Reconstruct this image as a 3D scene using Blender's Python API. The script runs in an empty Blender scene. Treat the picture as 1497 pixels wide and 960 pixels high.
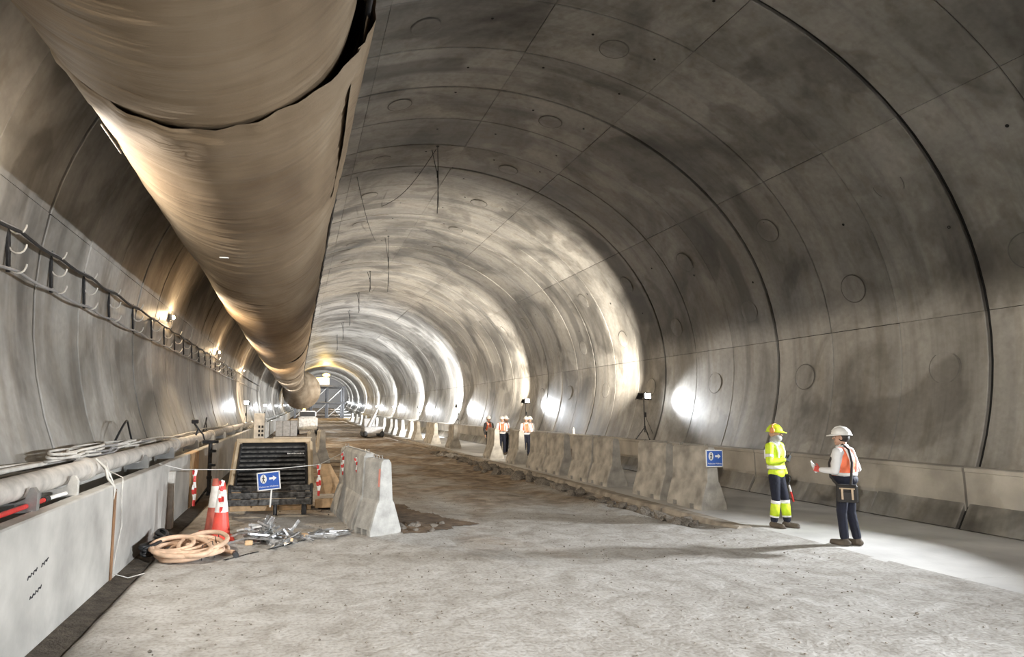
import bpy, bmesh, math, random
from mathutils import Vector, Matrix, noise

S = bpy.context.scene
COL = S.collection
V = Vector
PI = math.pi
rnd = random.Random(7)

# ------------------------------------------------------------------ camera, world, exposure
YAW, PITCH, CAM_H, FPX = 0.20958, 0.12423, 2.08, 961.0
fw = V((math.sin(YAW) * math.cos(PITCH), math.cos(YAW) * math.cos(PITCH), math.sin(PITCH)))
rt = V((math.cos(YAW), -math.sin(YAW), 0.0))
up = rt.cross(fw)
cam_d = bpy.data.cameras.new('camera')
cam = bpy.data.objects.new('camera', cam_d)
COL.objects.link(cam)
cam.matrix_world = Matrix(((rt.x, up.x, -fw.x, 0), (rt.y, up.y, -fw.y, 0), (rt.z, up.z, -fw.z, CAM_H), (0, 0, 0, 1)))
cam_d.sensor_width = 36.0
cam_d.lens = FPX / 1497.0 * 36.0
cam_d.shift_x = 108.5 / 1497.0
cam_d.clip_start, cam_d.clip_end = 0.05, 600.0
S.camera = cam

W = bpy.data.worlds.new('world')
S.world = W
W.use_nodes = True
W.node_tree.nodes['Background'].inputs[0].default_value = (0.75, 0.8, 0.9, 1)
W.node_tree.nodes['Background'].inputs[1].default_value = 0.02
S.view_settings.view_transform = 'Standard'
S.view_settings.look = 'None'
S.view_settings.gamma = 1.0
S.view_settings.use_curve_mapping = False
S.view_settings.exposure = 0.0
S.cycles.use_denoising = True
S.cycles.adaptive_threshold = 0.03
S.cycles.max_bounces = 5
S.cycles.diffuse_bounces = 4
S.cycles.glossy_bounces = 2
S.cycles.transmission_bounces = 2
S.cycles.sample_clamp_indirect = 6.0

# light strengths (watts) of the tunnel's lamps and added ones, used by the lamp builders below
WARM = (1.0, 0.80, 0.56)
COOL = (0.92, 0.96, 1.0)
SOFT = (1.0, 0.92, 0.79)
P_FLOOD = 700.0      # flood head of a tripod lamp
P_BEAM = 620.0       # narrow head of a tripod lamp, turned to the lining
P_BULK = 2100.0       # bulkhead lamps on the left lining


# ------------------------------------------------------------------ helpers
def off(y):
    """gentle bend of the tunnel axis in the distance"""
    t = max(0.0, y - 45.0) / 105.0
    return 1.5 * t * t, 1.0 * t * t


class MB:
    def __init__(s):
        s.v, s.f, s.m, s.s = [], [], [], []

    def add(s, vs, fs, m=0, sm=False):
        o = len(s.v)
        s.v += [tuple(p) for p in vs]
        for f in fs:
            s.f.append(tuple(i + o for i in f))
            s.m.append(m)
            s.s.append(sm)
        return s

    def box(s, c, d, rot=None, m=0):
        c = V(c)
        vs = []
        for z in (-.5, .5):
            for x, y in ((-.5, -.5), (.5, -.5), (.5, .5), (-.5, .5)):
                p = V((x * d[0], y * d[1], z * d[2]))
                vs.append(c + (rot @ p if rot else p))
        return s.add(vs, [(3, 2, 1, 0), (4, 5, 6, 7), (0, 1, 5, 4), (1, 2, 6, 5), (2, 3, 7, 6), (3, 0, 4, 7)], m)

    def cbox(s, c, d, ch=0.01, rot=None, m=0):
        bm = bmesh.new()
        bmesh.ops.create_cube(bm, size=1.0)
        for v in bm.verts:
            v.co = V((v.co.x * d[0], v.co.y * d[1], v.co.z * d[2]))
        bmesh.ops.bevel(bm, geom=bm.edges[:], offset=ch, segments=1, affect='EDGES')
        bm.verts.ensure_lookup_table()
        c = V(c)
        vs = [c + (rot @ v.co if rot else v.co) for v in bm.verts]
        s.add(vs, [tuple(v.index for v in f.verts) for f in bm.faces], m)
        bm.free()
        return s

    def tube(s, pts, r, n=8, closed=False, cap=True, m=0, sm=True):
        pts = [V(p) for p in pts]
        k = len(pts)
        rs = r if isinstance(r, (list, tuple)) else [r] * k
        vs, fs = [], []
        nrm = None
        for i, p in enumerate(pts):
            if closed:
                t = pts[(i + 1) % k] - pts[i - 1]
            else:
                t = pts[min(i + 1, k - 1)] - pts[max(i - 1, 0)]
            if t.length < 1e-9:
                t = V((0, 0, 1))
            t.normalize()
            if nrm is None:
                a = V((0, 0, 1)) if abs(t.z) < .9 else V((1, 0, 0))
                nrm = (a - t * a.dot(t)).normalized()
            else:
                nrm = nrm - t * nrm.dot(t)
                if nrm.length < 1e-6:
                    a = V((0, 0, 1)) if abs(t.z) < .9 else V((1, 0, 0))
                    nrm = a - t * a.dot(t)
                nrm.normalize()
            b = t.cross(nrm)
            for j in range(n):
                a = 2 * PI * j / n
                vs.append(p + (nrm * math.cos(a) + b * math.sin(a)) * rs[i])
        rng = k if closed else k - 1
        for i in range(rng):
            i2 = (i + 1) % k
            for j in range(n):
                j2 = (j + 1) % n
                fs.append((i * n + j, i * n + j2, i2 * n + j2, i2 * n + j))
        s.add(vs, fs, m, sm)
        if cap and not closed:
            s.add(vs[:n], [tuple(range(n - 1, -1, -1))], m)
            s.add(vs[-n:], [tuple(range(n))], m)
        return s

    def cap(s, p0, p1, r0, r1=None, n=12, m=0):
        """capsule, tapered"""
        r1 = r0 if r1 is None else r1
        p0, p1 = V(p0), V(p1)
        t = p1 - p0
        t = t.normalized() if t.length > 1e-6 else V((0, 0, 1))
        pts, rs = [], []
        for a in (85, 60, 30):
            pts.append(p0 - t * r0 * math.sin(math.radians(a)))
            rs.append(r0 * math.cos(math.radians(a)))
        pts += [p0, p1]
        rs += [r0, r1]
        for a in (30, 60, 85):
            pts.append(p1 + t * r1 * math.sin(math.radians(a)))
            rs.append(r1 * math.cos(math.radians(a)))
        return s.tube(pts, rs, n, m=m)

    def ell(s, c, r, rot=None, nu=16, nv=10, m=0):
        c = V(c)
        vs, fs = [], []
        for i in range(nv + 1):
            a = PI * i / nv
            a = min(max(a, .02), PI - .02)
            for j in range(nu):
                b = 2 * PI * j / nu
                p = V((r[0] * math.sin(a) * math.cos(b), r[1] * math.sin(a) * math.sin(b), -r[2] * math.cos(a)))
                vs.append(c + (rot @ p if rot else p))
        for i in range(nv):
            for j in range(nu):
                j2 = (j + 1) % nu
                fs.append((i * nu + j, i * nu + j2, (i + 1) * nu + j2, (i + 1) * nu + j))
        fs.append(tuple(range(nu - 1, -1, -1)))
        fs.append(tuple(nv * nu + j for j in range(nu)))
        return s.add(vs, fs, m, True)

    def lathe(s, prof, n=24, c=(0, 0, 0), m=0, sm=True, rot=None):
        c = V(c)
        vs, fs = [], []
        for r, z in prof:
            for j in range(n):
                a = 2 * PI * j / n
                p = V((r * math.cos(a), r * math.sin(a), z))
                vs.append(c + (rot @ p if rot else p))
        for i in range(len(prof) - 1):
            for j in range(n):
                j2 = (j + 1) % n
                fs.append((i * n + j, i * n + j2, (i + 1) * n + j2, (i + 1) * n + j))
        s.add(vs, fs, m, sm)
        if prof[0][0] > 1e-4:
            s.add(vs[:n], [tuple(range(n - 1, -1, -1))], m)
        if prof[-1][0] > 1e-4:
            s.add(vs[-n:], [tuple(range(n))], m)
        return s

    def prism(s, poly, y0, y1, m=0):
        """polygon in the x-z plane pushed along y"""
        n = len(poly)
        vs = [(x, y0, z) for x, z in poly] + [(x, y1, z) for x, z in poly]
        fs = [tuple(range(n)), tuple(range(2 * n - 1, n - 1, -1))]
        for i in range(n):
            j = (i + 1) % n
            fs.append((i, i + n, j + n, j))
        return s.add(vs, fs, m)

    def loft(s, rings, cap=True, m=0, sm=True):
        n = len(rings[0])
        vs = [p for r in rings for p in r]
        fs = []
        for i in range(len(rings) - 1):
            for j in range(n):
                j2 = (j + 1) % n
                fs.append((i * n + j, i * n + j2, (i + 1) * n + j2, (i + 1) * n + j))
        s.add(vs, fs, m, sm)
        if cap:
            s.add(rings[0], [tuple(range(n - 1, -1, -1))], m)
            s.add(rings[-1], [tuple(range(n))], m)
        return s

    def mesh(s, name, mats, fix=True):
        me = bpy.data.meshes.new(name)
        me.from_pydata(s.v, [], s.f)
        for q in (mats if isinstance(mats, (list, tuple)) else [mats]):
            me.materials.append(q)
        me.polygons.foreach_set('material_index', s.m)
        me.polygons.foreach_set('use_smooth', s.s)
        if fix:
            bm = bmesh.new()
            bm.from_mesh(me)
            bmesh.ops.recalc_face_normals(bm, faces=bm.faces[:])
            bm.to_mesh(me)
            bm.free()
        me.update()
        return me

    def build(s, name, mats, parent=None, loc=None, rot=None, fix=True):
        o = bpy.data.objects.new(name, s.mesh(name, mats, fix))
        return link(o, parent, loc, rot)


def link(o, parent=None, loc=None, rot=None):
    COL.objects.link(o)
    if parent:
        o.parent = parent
    if loc is not None:
        o.location = loc
    if rot is not None:
        o.rotation_euler = rot
    return o


def empty(name, loc=(0, 0, 0), rz=0.0):
    o = bpy.data.objects.new(name, None)
    o.empty_display_size = .2
    COL.objects.link(o)
    o.location = loc
    o.rotation_euler = (0, 0, rz)
    return o


def tag(o, label=None, cat=None, group=None, kind=None):
    if label:
        o['label'] = label
    if cat:
        o['category'] = cat
    if group:
        o['group'] = group
    if kind:
        o['kind'] = kind
    return o


def copy_tree(o, parent=None):
    c = o.copy()
    COL.objects.link(c)
    c.parent = parent
    for ch in [x for x in KIDS.get(o.name, o.children)]:
        copy_tree(ch, c)
    return c


KIDS = {}
ORD = ['first', 'second', 'third', 'fourth', 'fifth', 'sixth', 'seventh', 'eighth', 'ninth', 'tenth', 'eleventh', 'twelfth',
       'thirteenth', 'fourteenth', 'fifteenth', 'sixteenth', 'seventeenth', 'eighteenth', 'nineteenth', 'twentieth',
       'twenty-first', 'twenty-second', 'twenty-third', 'twenty-fourth']


def lamp_obj(name, typ, energy, color, parent, loc, direction, **kw):
    d = bpy.data.lights.new(name, typ)
    d.energy = energy
    d.color = color
    for k, v in kw.items():
        setattr(d, k, v)
    o = bpy.data.objects.new(name, d)
    link(o, parent, loc)
    o.rotation_euler = V(direction).to_track_quat('-Z', 'Y').to_euler()
    return o


# ------------------------------------------------------------------ materials
def nt(name):
    m = bpy.data.materials.new(name)
    m.use_nodes = True
    n = m.node_tree
    b = n.nodes['Principled BSDF']
    return m, n, b


def nod(n, typ, **kw):
    x = n.nodes.new(typ)
    for k, v in kw.items():
        setattr(x, k, v)
    return x


def setramp(r, stops):
    el = r.color_ramp.elements
    while len(el) > 1:
        el.remove(el[-1])
    el[0].position = stops[0][0]
    el[0].color = stops[0][1]
    for p, c in stops[1:]:
        e = el.new(p)
        e.color = c


def c4(c):
    return (c[0], c[1], c[2], 1.0)


def simple(name, col, rough=.6, metal=0.0, var=.18, scale=6.0, bump=.15, bscale=40.0, spec=.5, coord='Object'):
    m, n, b = nt(name)
    tc = nod(n, 'ShaderNodeTexCoord')
    nz = nod(n, 'ShaderNodeTexNoise')
    nz.inputs['Scale'].default_value = scale
    nz.inputs['Detail'].default_value = 5
    n.links.new(tc.outputs[coord], nz.inputs['Vector'])
    rp = nod(n, 'ShaderNodeValToRGB')
    setramp(rp, [(.3, c4([x * (1 - var) for x in col])), (.7, c4([min(1, x * (1 + var)) for x in col]))])
    n.links.new(nz.outputs['Fac'], rp.inputs['Fac'])
    n.links.new(rp.outputs['Color'], b.inputs['Base Color'])
    b.inputs['Roughness'].default_value = rough
    b.inputs['Metallic'].default_value = metal
    b.inputs['Specular IOR Level'].default_value = spec
    if bump:
        nb = nod(n, 'ShaderNodeTexNoise')
        nb.inputs['Scale'].default_value = bscale
        nb.inputs['Detail'].default_value = 4
        n.links.new(tc.outputs[coord], nb.inputs['Vector'])
        bp = nod(n, 'ShaderNodeBump')
        bp.inputs['Strength'].default_value = bump
        bp.inputs['Distance'].default_value = .02
        n.links.new(nb.outputs['Fac'], bp.inputs['Height'])
        n.links.new(bp.outputs['Normal'], b.inputs['Normal'])
    return m


def emit(name, col, st):
    m, n, b = nt(name)
    b.inputs['Base Color'].default_value = c4(col)
    b.inputs['Emission Color'].default_value = c4(col)
    b.inputs['Emission Strength'].default_value = st
    return m


def lining_mat():
    m, n, b = nt('lining_concrete')
    L = n.links.new
    g = nod(n, 'ShaderNodeNewGeometry')
    oi = nod(n, 'ShaderNodeObjectInfo')

    def noise_at(sc, scale, detail, dist=0.0, rough=.55):
        mp = nod(n, 'ShaderNodeMapping')
        mp.inputs['Scale'].default_value = sc
        L(g.outputs['Position'], mp.inputs['Vector'])
        z = nod(n, 'ShaderNodeTexNoise')
        z.inputs['Scale'].default_value = scale
        z.inputs['Detail'].default_value = detail
        z.inputs['Distortion'].default_value = dist
        z.inputs['Roughness'].default_value = rough
        L(mp.outputs['Vector'], z.inputs['Vector'])
        return z
    big = noise_at((1, 1, 1), .30, 5, 1.2)
    strk = noise_at((.14, 1.6, .14), 1.0, 4, .4)
    fine = noise_at((1, 1, 1), 9.0, 3)
    drip = noise_at((3.0, 3.0, .22), 1.2, 3, .2)
    r1 = nod(n, 'ShaderNodeValToRGB')
    setramp(r1, [(.30, c4((.13, .122, .11))), (.43, c4((.26, .246, .222))), (.50, c4((.35, .334, .306))), (.68, c4((.44, .42, .388)))])
    L(big.outputs['Fac'], r1.inputs['Fac'])
    r2 = nod(n, 'ShaderNodeValToRGB')
    setramp(r2, [(.30, c4((.42, .42, .42))), (.45, c4((.86, .86, .86))), (.62, c4((1.05, 1.04, 1.02)))])
    L(strk.outputs['Fac'], r2.inputs['Fac'])
    mx = nod(n, 'ShaderNodeMix', data_type='RGBA', blend_type='MULTIPLY')
    mx.inputs['Factor'].default_value = .8
    L(r1.outputs['Color'], mx.inputs['A'])
    L(r2.outputs['Color'], mx.inputs['B'])
    r3 = nod(n, 'ShaderNodeValToRGB')
    setramp(r3, [(.3, c4((.8, .79, .77))), (.7, c4((1.1, 1.1, 1.1)))])
    L(fine.outputs['Fac'], r3.inputs['Fac'])
    mx2 = nod(n, 'ShaderNodeMix', data_type='RGBA', blend_type='MULTIPLY')
    mx2.inputs['Factor'].default_value = .6
    L(mx.outputs['Result'], mx2.inputs['A'])
    L(r3.outputs['Color'], mx2.inputs['B'])
    r4 = nod(n, 'ShaderNodeValToRGB')
    setramp(r4, [(.34, c4((.72, .68, .62))), (.5, c4((1, 1, 1)))])
    L(drip.outputs['Fac'], r4.inputs['Fac'])
    mx3 = nod(n, 'ShaderNodeMix', data_type='RGBA', blend_type='MULTIPLY')
    mx3.inputs['Factor'].default_value = .55
    L(mx2.outputs['Result'], mx3.inputs['A'])
    L(r4.outputs['Color'], mx3.inputs['B'])
    # long stains running round the rings
    sepp = nod(n, 'ShaderNodeSeparateXYZ')
    L(g.outputs['Position'], sepp.inputs[0])
    wob = noise_at((1, 1, 1), .8, 1)

    def mth(op, a, b_=None, c_=None):
        x = nod(n, 'ShaderNodeMath', operation=op)
        for i_, q_ in enumerate((a, b_, c_)):
            if q_ is None:
                continue
            if isinstance(q_, (int, float)):
                x.inputs[i_].default_value = q_
            else:
                L(q_, x.inputs[i_])
        return x.outputs[0]

    def sstep(val, lo, hi):
        x = nod(n, 'ShaderNodeMapRange', interpolation_type='SMOOTHSTEP')
        x.inputs['From Min'].default_value = lo
        x.inputs['From Max'].default_value = hi
        L(val, x.inputs['Value'])
        return x.outputs['Result']
    yw = mth('MULTIPLY_ADD', wob.outputs['Fac'], .35, sepp.outputs['Y'])
    total = None
    for yc, hw, zlo, zhi, xlo, xhi in ((15.75, .30, 4.3, 7.9, 9.5, 14), (26.6, .38, 4.9, 8.8, 8.8, 14), (36.4, .4, 5.0, 8.6, 9, 14),
                                       (13.85, .42, 9, 12, -2, 3.7), (24.5, .42, 9, 12, -2, 3.6), (21.0, .6, 5.0, 9.2, 8.6, 14)):
        d_ = mth('ABSOLUTE', mth('SUBTRACT', yw, yc + .17))
        k_ = sstep(d_, hw, hw * .55)
        k_ = mth('MULTIPLY', k_, sstep(sepp.outputs['Z'], zlo, zlo + .25))
        k_ = mth('MULTIPLY', k_, sstep(sepp.outputs['Z'], zhi, zhi - 1.2 if zhi < 11 else zhi - .2))
        k_ = mth('MULTIPLY', k_, sstep(sepp.outputs['X'], xlo, xlo + .3))
        k_ = mth('MULTIPLY', k_, sstep(sepp.outputs['X'], xhi, xhi - .25))
        total = k_ if total is None else mth('MAXIMUM', total, k_)
    mxs = nod(n, 'ShaderNodeMix', data_type='RGBA')
    L(mth('MULTIPLY', total, .62), mxs.inputs['Factor'])
    L(mx3.outputs['Result'], mxs.inputs['A'])
    mxs.inputs['B'].default_value = c4((.085, .08, .072))
    mx3 = mxs
    # damp patches with a clear outline
    damp = noise_at((.8, 1.0, .8), .42, 4, .7, .5)
    r5 = nod(n, 'ShaderNodeValToRGB')
    setramp(r5, [(.53, c4((1, 1, 1))), (.575, c4((.56, .55, .54))), (.66, c4((.50, .49, .48)))])
    L(damp.outputs['Fac'], r5.inputs['Fac'])
    mx4 = nod(n, 'ShaderNodeMix', data_type='RGBA', blend_type='MULTIPLY')
    mx4.inputs['Factor'].default_value = .75
    L(mx3.outputs['Result'], mx4.inputs['A'])
    L(r5.outputs['Color'], mx4.inputs['B'])
    # each cast panel has its own shade
    mr = nod(n, 'ShaderNodeMapRange')
    mr.inputs['To Min'].default_value = .86
    mr.inputs['To Max'].default_value = 1.1
    L(oi.outputs['Random'], mr.inputs['Value'])
    hs = nod(n, 'ShaderNodeHueSaturation')
    L(mr.outputs['Result'], hs.inputs['Value'])
    L(mx4.outputs['Result'], hs.inputs['Color'])
    L(hs.outputs['Color'], b.inputs['Base Color'])
    rr = nod(n, 'ShaderNodeMapRange')
    rr.inputs['To Min'].default_value = .36
    rr.inputs['To Max'].default_value = .66
    L(strk.outputs['Fac'], rr.inputs['Value'])
    L(rr.outputs['Result'], b.inputs['Roughness'])
    b.inputs['Specular IOR Level'].default_value = .5
    bp = nod(n, 'ShaderNodeBump')
    bp.inputs['Strength'].default_value = .25
    bp.inputs['Distance'].default_value = .05
    ad = nod(n, 'ShaderNodeMath', operation='ADD')
    ml = nod(n, 'ShaderNodeMath', operation='MULTIPLY')
    ml.inputs[1].default_value = .15
    L(fine.outputs['Fac'], ml.inputs[0])
    L(strk.outputs['Fac'], ad.inputs[0])
    L(ml.outputs[0], ad.inputs[1])
    L(ad.outputs[0], bp.inputs['Height'])
    L(bp.outputs['Normal'], b.inputs['Normal'])
    return m


def floor_mat():
    m, n, b = nt('dusty_floor')
    L = n.links.new
    g = nod(n, 'ShaderNodeNewGeometry')

    def nz(scale, detail, sc=(1, 1, 1), dist=0.0):
        mp = nod(n, 'ShaderNodeMapping')
        mp.inputs['Scale'].default_value = sc
        L(g.outputs['Position'], mp.inputs['Vector'])
        z = nod(n, 'ShaderNodeTexNoise')
        z.inputs['Scale'].default_value = scale
        z.inputs['Detail'].default_value = detail
        z.inputs['Distortion'].default_value = dist
        L(mp.outputs['Vector'], z.inputs['Vector'])
        return z.outputs['Fac']
    big = nz(.45, 6, (1, .7, 1), .6)
    mid = nz(2.6, 9, (1, 1, 1), .8)
    fine = nz(22, 5)
    sep = nod(n, 'ShaderNodeSeparateXYZ')
    L(g.outputs['Position'], sep.inputs[0])
    r1 = nod(n, 'ShaderNodeValToRGB')
    setramp(r1, [(.30, c4((.33, .31, .28))), (.5, c4((.43, .412, .385))), (.70, c4((.52, .507, .485)))])
    L(mid, r1.inputs['Fac'])
    r2 = nod(n, 'ShaderNodeValToRGB')
    setramp(r2, [(.3, c4((.62, .6, .57))), (.55, c4((1, 1, 1)))])
    L(fine, r2.inputs['Fac'])
    mx = nod(n, 'ShaderNodeMix', data_type='RGBA', blend_type='MULTIPLY')
    mx.inputs['Factor'].default_value = .75
    L(r1.outputs['Color'], mx.inputs['A'])
    L(r2.outputs['Color'], mx.inputs['B'])
    # brown mud on the haul road beyond the barriers: amount rises with distance along the tunnel, edge broken by noise
    mrY = nod(n, 'ShaderNodeMapRange')
    mrY.inputs['From Min'].default_value = 9.0
    mrY.inputs['From Max'].default_value = 20.0
    mrY.inputs['To Min'].default_value = -.20
    mrY.inputs['To Max'].default_value = .16
    L(sep.outputs['Y'], mrY.inputs['Value'])
    ad = nod(n, 'ShaderNodeMath', operation='ADD')
    L(big, ad.inputs[0])
    L(mrY.outputs['Result'], ad.inputs[1])
    r3 = nod(n, 'ShaderNodeValToRGB')
    setramp(r3, [(.44, c4((0, 0, 0))), (.66, c4((1, 1, 1)))])
    L(ad.outputs[0], r3.inputs['Fac'])
    mud = nod(n, 'ShaderNodeValToRGB')
    setramp(mud, [(.3, c4((.12, .082, .052))), (.5, c4((.25, .185, .125))), (.7, c4((.40, .325, .24)))])
    L(mid, mud.inputs['Fac'])
    mx2 = nod(n, 'ShaderNodeMix', data_type='RGBA')
    L(r3.outputs['Color'], mx2.inputs['Factor'])
    L(mx.outputs['Result'], mx2.inputs['A'])
    L(mud.outputs['Color'], mx2.inputs['B'])
    L(mx2.outputs['Result'], b.inputs['Base Color'])
    b.inputs['Roughness'].default_value = .85
    b.inputs['Specular IOR Level'].default_value = .25
    bp = nod(n, 'ShaderNodeBump')
    bp.inputs['Strength'].default_value = .6
    bp.inputs['Distance'].default_value = .03
    a2 = nod(n, 'ShaderNodeMath', operation='MULTIPLY_ADD')
    a2.inputs[1].default_value = .5
    L(fine, a2.inputs[0])
    L(mid, a2.inputs[2])
    L(a2.outputs[0], bp.inputs['Height'])
    L(bp.outputs['Normal'], b.inputs['Normal'])
    return m


def fabric_mat():
    m, n, b = nt('duct_fabric')
    L = n.links.new
    tc = nod(n, 'ShaderNodeTexCoord')

    def nz(scale, detail, sc, dist=0.0):
        mp = nod(n, 'ShaderNodeMapping')
        mp.inputs['Scale'].default_value = sc
        L(tc.outputs['Object'], mp.inputs['Vector'])
        z = nod(n, 'ShaderNodeTexNoise')
        z.inputs['Scale'].default_value = scale
        z.inputs['Detail'].default_value = detail
        z.inputs['Distortion'].default_value = dist
        L(mp.outputs['Vector'], z.inputs['Vector'])
        return z.outputs['Fac']
    big = nz(.8, 5, (1, .35, 1), .3)
    wr = nz(1.0, 5, (.9, 9, .9), .25)
    weave = nz(60, 2, (1, 1, 1))
    r1 = nod(n, 'ShaderNodeValToRGB')
    setramp(r1, [(.3, c4((.155, .108, .066))), (.5, c4((.25, .184, .118))), (.7, c4((.35, .275, .192)))])
    L(big, r1.inputs['Fac'])
    r2 = nod(n, 'ShaderNodeValToRGB')
    setramp(r2, [(.3, c4((.78, .75, .7))), (.6, c4((1, 1, 1)))])
    L(wr, r2.inputs['Fac'])
    mx = nod(n, 'ShaderNodeMix', data_type='RGBA', blend_type='MULTIPLY')
    mx.inputs['Factor'].default_value = .7
    L(r1.outputs['Color'], mx.inputs['A'])
    L(r2.outputs['Color'], mx.inputs['B'])
    L(mx.outputs['Result'], b.inputs['Base Color'])
    b.inputs['Roughness'].default_value = .68
    b.inputs['Specular IOR Level'].default_value = .3
    ma = nod(n, 'ShaderNodeMath', operation='MULTIPLY_ADD')
    ma.inputs[1].default_value = .06
    L(weave, ma.inputs[0])
    L(wr, ma.inputs[2])
    bp = nod(n, 'ShaderNodeBump')
    bp.inputs['Strength'].default_value = .5
    bp.inputs['Distance'].default_value = .06
    L(ma.outputs[0], bp.inputs['Height'])
    L(bp.outputs['Normal'], b.inputs['Normal'])
    return m


LINING = lining_mat()
FLOORM = floor_mat()
FABRIC = fabric_mat()
GROUT = simple('dark_joint', (.016, .015, .014), .95)
MORTAR = simple('plug_mortar', (.16, .15, .135), .8, coord='Object')
PLUGC = simple('plug_concrete', (.36, .345, .315), .55, var=.2, scale=3)
CONC = simple('precast_concrete', (.40, .385, .355), .7, var=.28, scale=1.6, bump=.3, bscale=18)
CONC_R = simple('right_precast_concrete', (.40, .37, .325), .7, var=.3, scale=1.3, bump=.3, bscale=18)
CONC_B = simple('barrier_concrete', (.40, .375, .335), .75, var=.38, scale=3.2, bump=.4, bscale=22)
CONC_B2 = simple('grey_barrier_concrete', (.36, .355, .335), .75, var=.3, scale=4.2, bump=.45, bscale=26)
SLAB = simple('walkway_concrete', (.56, .55, .53), .75, var=.2, scale=.9, bump=.25, bscale=14)
KERB = simple('kerb_concrete', (.34, .30, .25), .85, var=.35, scale=4, bump=.4)
ROCK = simple('rubble_stone', (.20, .175, .145), .9, var=.45, scale=5, bump=.6, bscale=25)
DIRT = simple('dark_dirt', (.10, .082, .062), .95, var=.4, scale=8, bump=.7)
BLACK = simple('black_rubber', (.018, .018, .019), .55)
BLKMET = simple('black_painted_steel', (.03, .03, .032), .42, .3, var=.5, scale=12)
SLATM = simple('worn_black_slat', (.11, .108, .105), .45, .2, var=.75, scale=14, bump=.5, bscale=35)
GREYMET = simple('grey_galvanised_steel', (.42, .42, .41), .4, .7)
STRIPM = simple('bright_scrap_metal', (.55, .55, .55), .35, .8, var=.35, scale=15)
PIPEM = simple('dusty_pipe', (.48, .445, .40), .6, var=.3, scale=5)
CABLE_W = simple('pale_cable', (.55, .52, .47), .6)
CABLE_G = simple('grey_cable', (.26, .25, .24), .6)
HOSE = simple('tan_hose', (.62, .43, .30), .6, var=.22, scale=8)
TIMBER = simple('pale_timber', (.55, .37, .21), .7, var=.3, scale=7, bump=.4)
TANSTEEL = simple('tan_painted_steel', (.56, .43, .28), .55, var=.22, scale=5)
RED = simple('red_plastic', (.55, .035, .03), .45)
CONERED = simple('cone_red', (.70, .075, .05), .45, var=.2)
CONEOLD = simple('dirty_cone_red', (.38, .09, .06), .6, var=.35)
WHITE = simple('white_plastic', (.80, .79, .76), .45, var=.08)
OFFW = simple('dirty_white', (.58, .55, .50), .6, var=.25)
BLUE = simple('sign_blue', (.025, .10, .42), .4, var=.06)
HIVIS = simple('hi_vis_yellow', (.62, .80, .03), .6, var=.12, bump=.35, bscale=22)
ORANGE = simple('hi_vis_orange', (.90, .20, .09), .6, var=.15, bump=.35, bscale=22)
SILVER = simple('reflective_band', (.82, .82, .80), .35, var=.06)
NAVY = simple('navy_cloth', (.006, .008, .021), .8, var=.3, bump=.5, bscale=18)
DARKC = simple('dark_cloth', (.03, .028, .03), .8, var=.3, bump=.5, bscale=18)
SHIRT = simple('white_shirt', (.74, .74, .74), .75, var=.07, bump=.5, bscale=14)
GREYC = simple('grey_scarf', (.33, .33, .33), .85, var=.25, bump=.6, bscale=30)
SKIN = simple('skin', (.50, .30, .21), .55, var=.08, bump=.05)
HAIR = simple('dark_hair', (.025, .018, .014), .6)
BOOTM = simple('dusty_boot', (.10, .08, .06), .75, var=.4)
GLOVE_R = simple('red_glove', (.70, .10, .08), .6)
BAGM = simple('black_bag_cloth', (.025, .022, .02), .7)
TANW = simple('tan_webbing', (.50, .38, .26), .7)
INK = simple('black_ink', (.03, .03, .035), .8)
E_WARM = emit('warm_lens', (1.0, .80, .52), 60)
E_COOL = emit('cool_lens', (.93, .97, 1.0), 60)
E_YEL = emit('amber_lens', (1.0, .62, .08), 14)

# ------------------------------------------------------------------ tunnel lining
XC, ZC = 4.4166, 0.9892 + CAM_H
RR, A2, B3, A4 = 7.4065, .3154, .2436, .1214
Y1, DR = 9.522, 5.4023          # y of ring joint 0 and spacing of the deep ring joints


def rad(t):
    return RR + A2 * math.cos(2 * t) + B3 * math.sin(3 * t) + A4 * math.cos(4 * t)


def sec(deg, dr=0.0):
    t = math.radians(deg)
    r = rad(t) + dr
    return V((XC + r * math.cos(t), 0, ZC + r * math.sin(t)))


def secn(deg):
    a, b = sec(deg - .5), sec(deg + .5)
    t = (b - a).normalized()
    return V((-t.z, 0, t.x))      # points to the inside


def shell(d0, d1, y0, y1, dr, step=3.0, ystep=5.4):
    mb = MB()
    na = max(2, int((d1 - d0) / step))
    ny = max(1, int((y1 - y0) / ystep))
    vs = []
    for i in range(ny + 1):
        y = y0 + (y1 - y0) * i / ny
        dx, dz = off(y)
        for j in range(na + 1):
            p = sec(d0 + (d1 - d0) * j / na, dr)
            vs.append((p.x + dx, y, p.z + dz))
    fs = [(i * (na + 1) + j, i * (na + 1) + j + 1, (i + 1) * (na + 1) + j + 1, (i + 1) * (na + 1) + j) for i in range(ny) for j in range(na)]
    mb.add(vs, fs, 0, True)
    return mb


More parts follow.
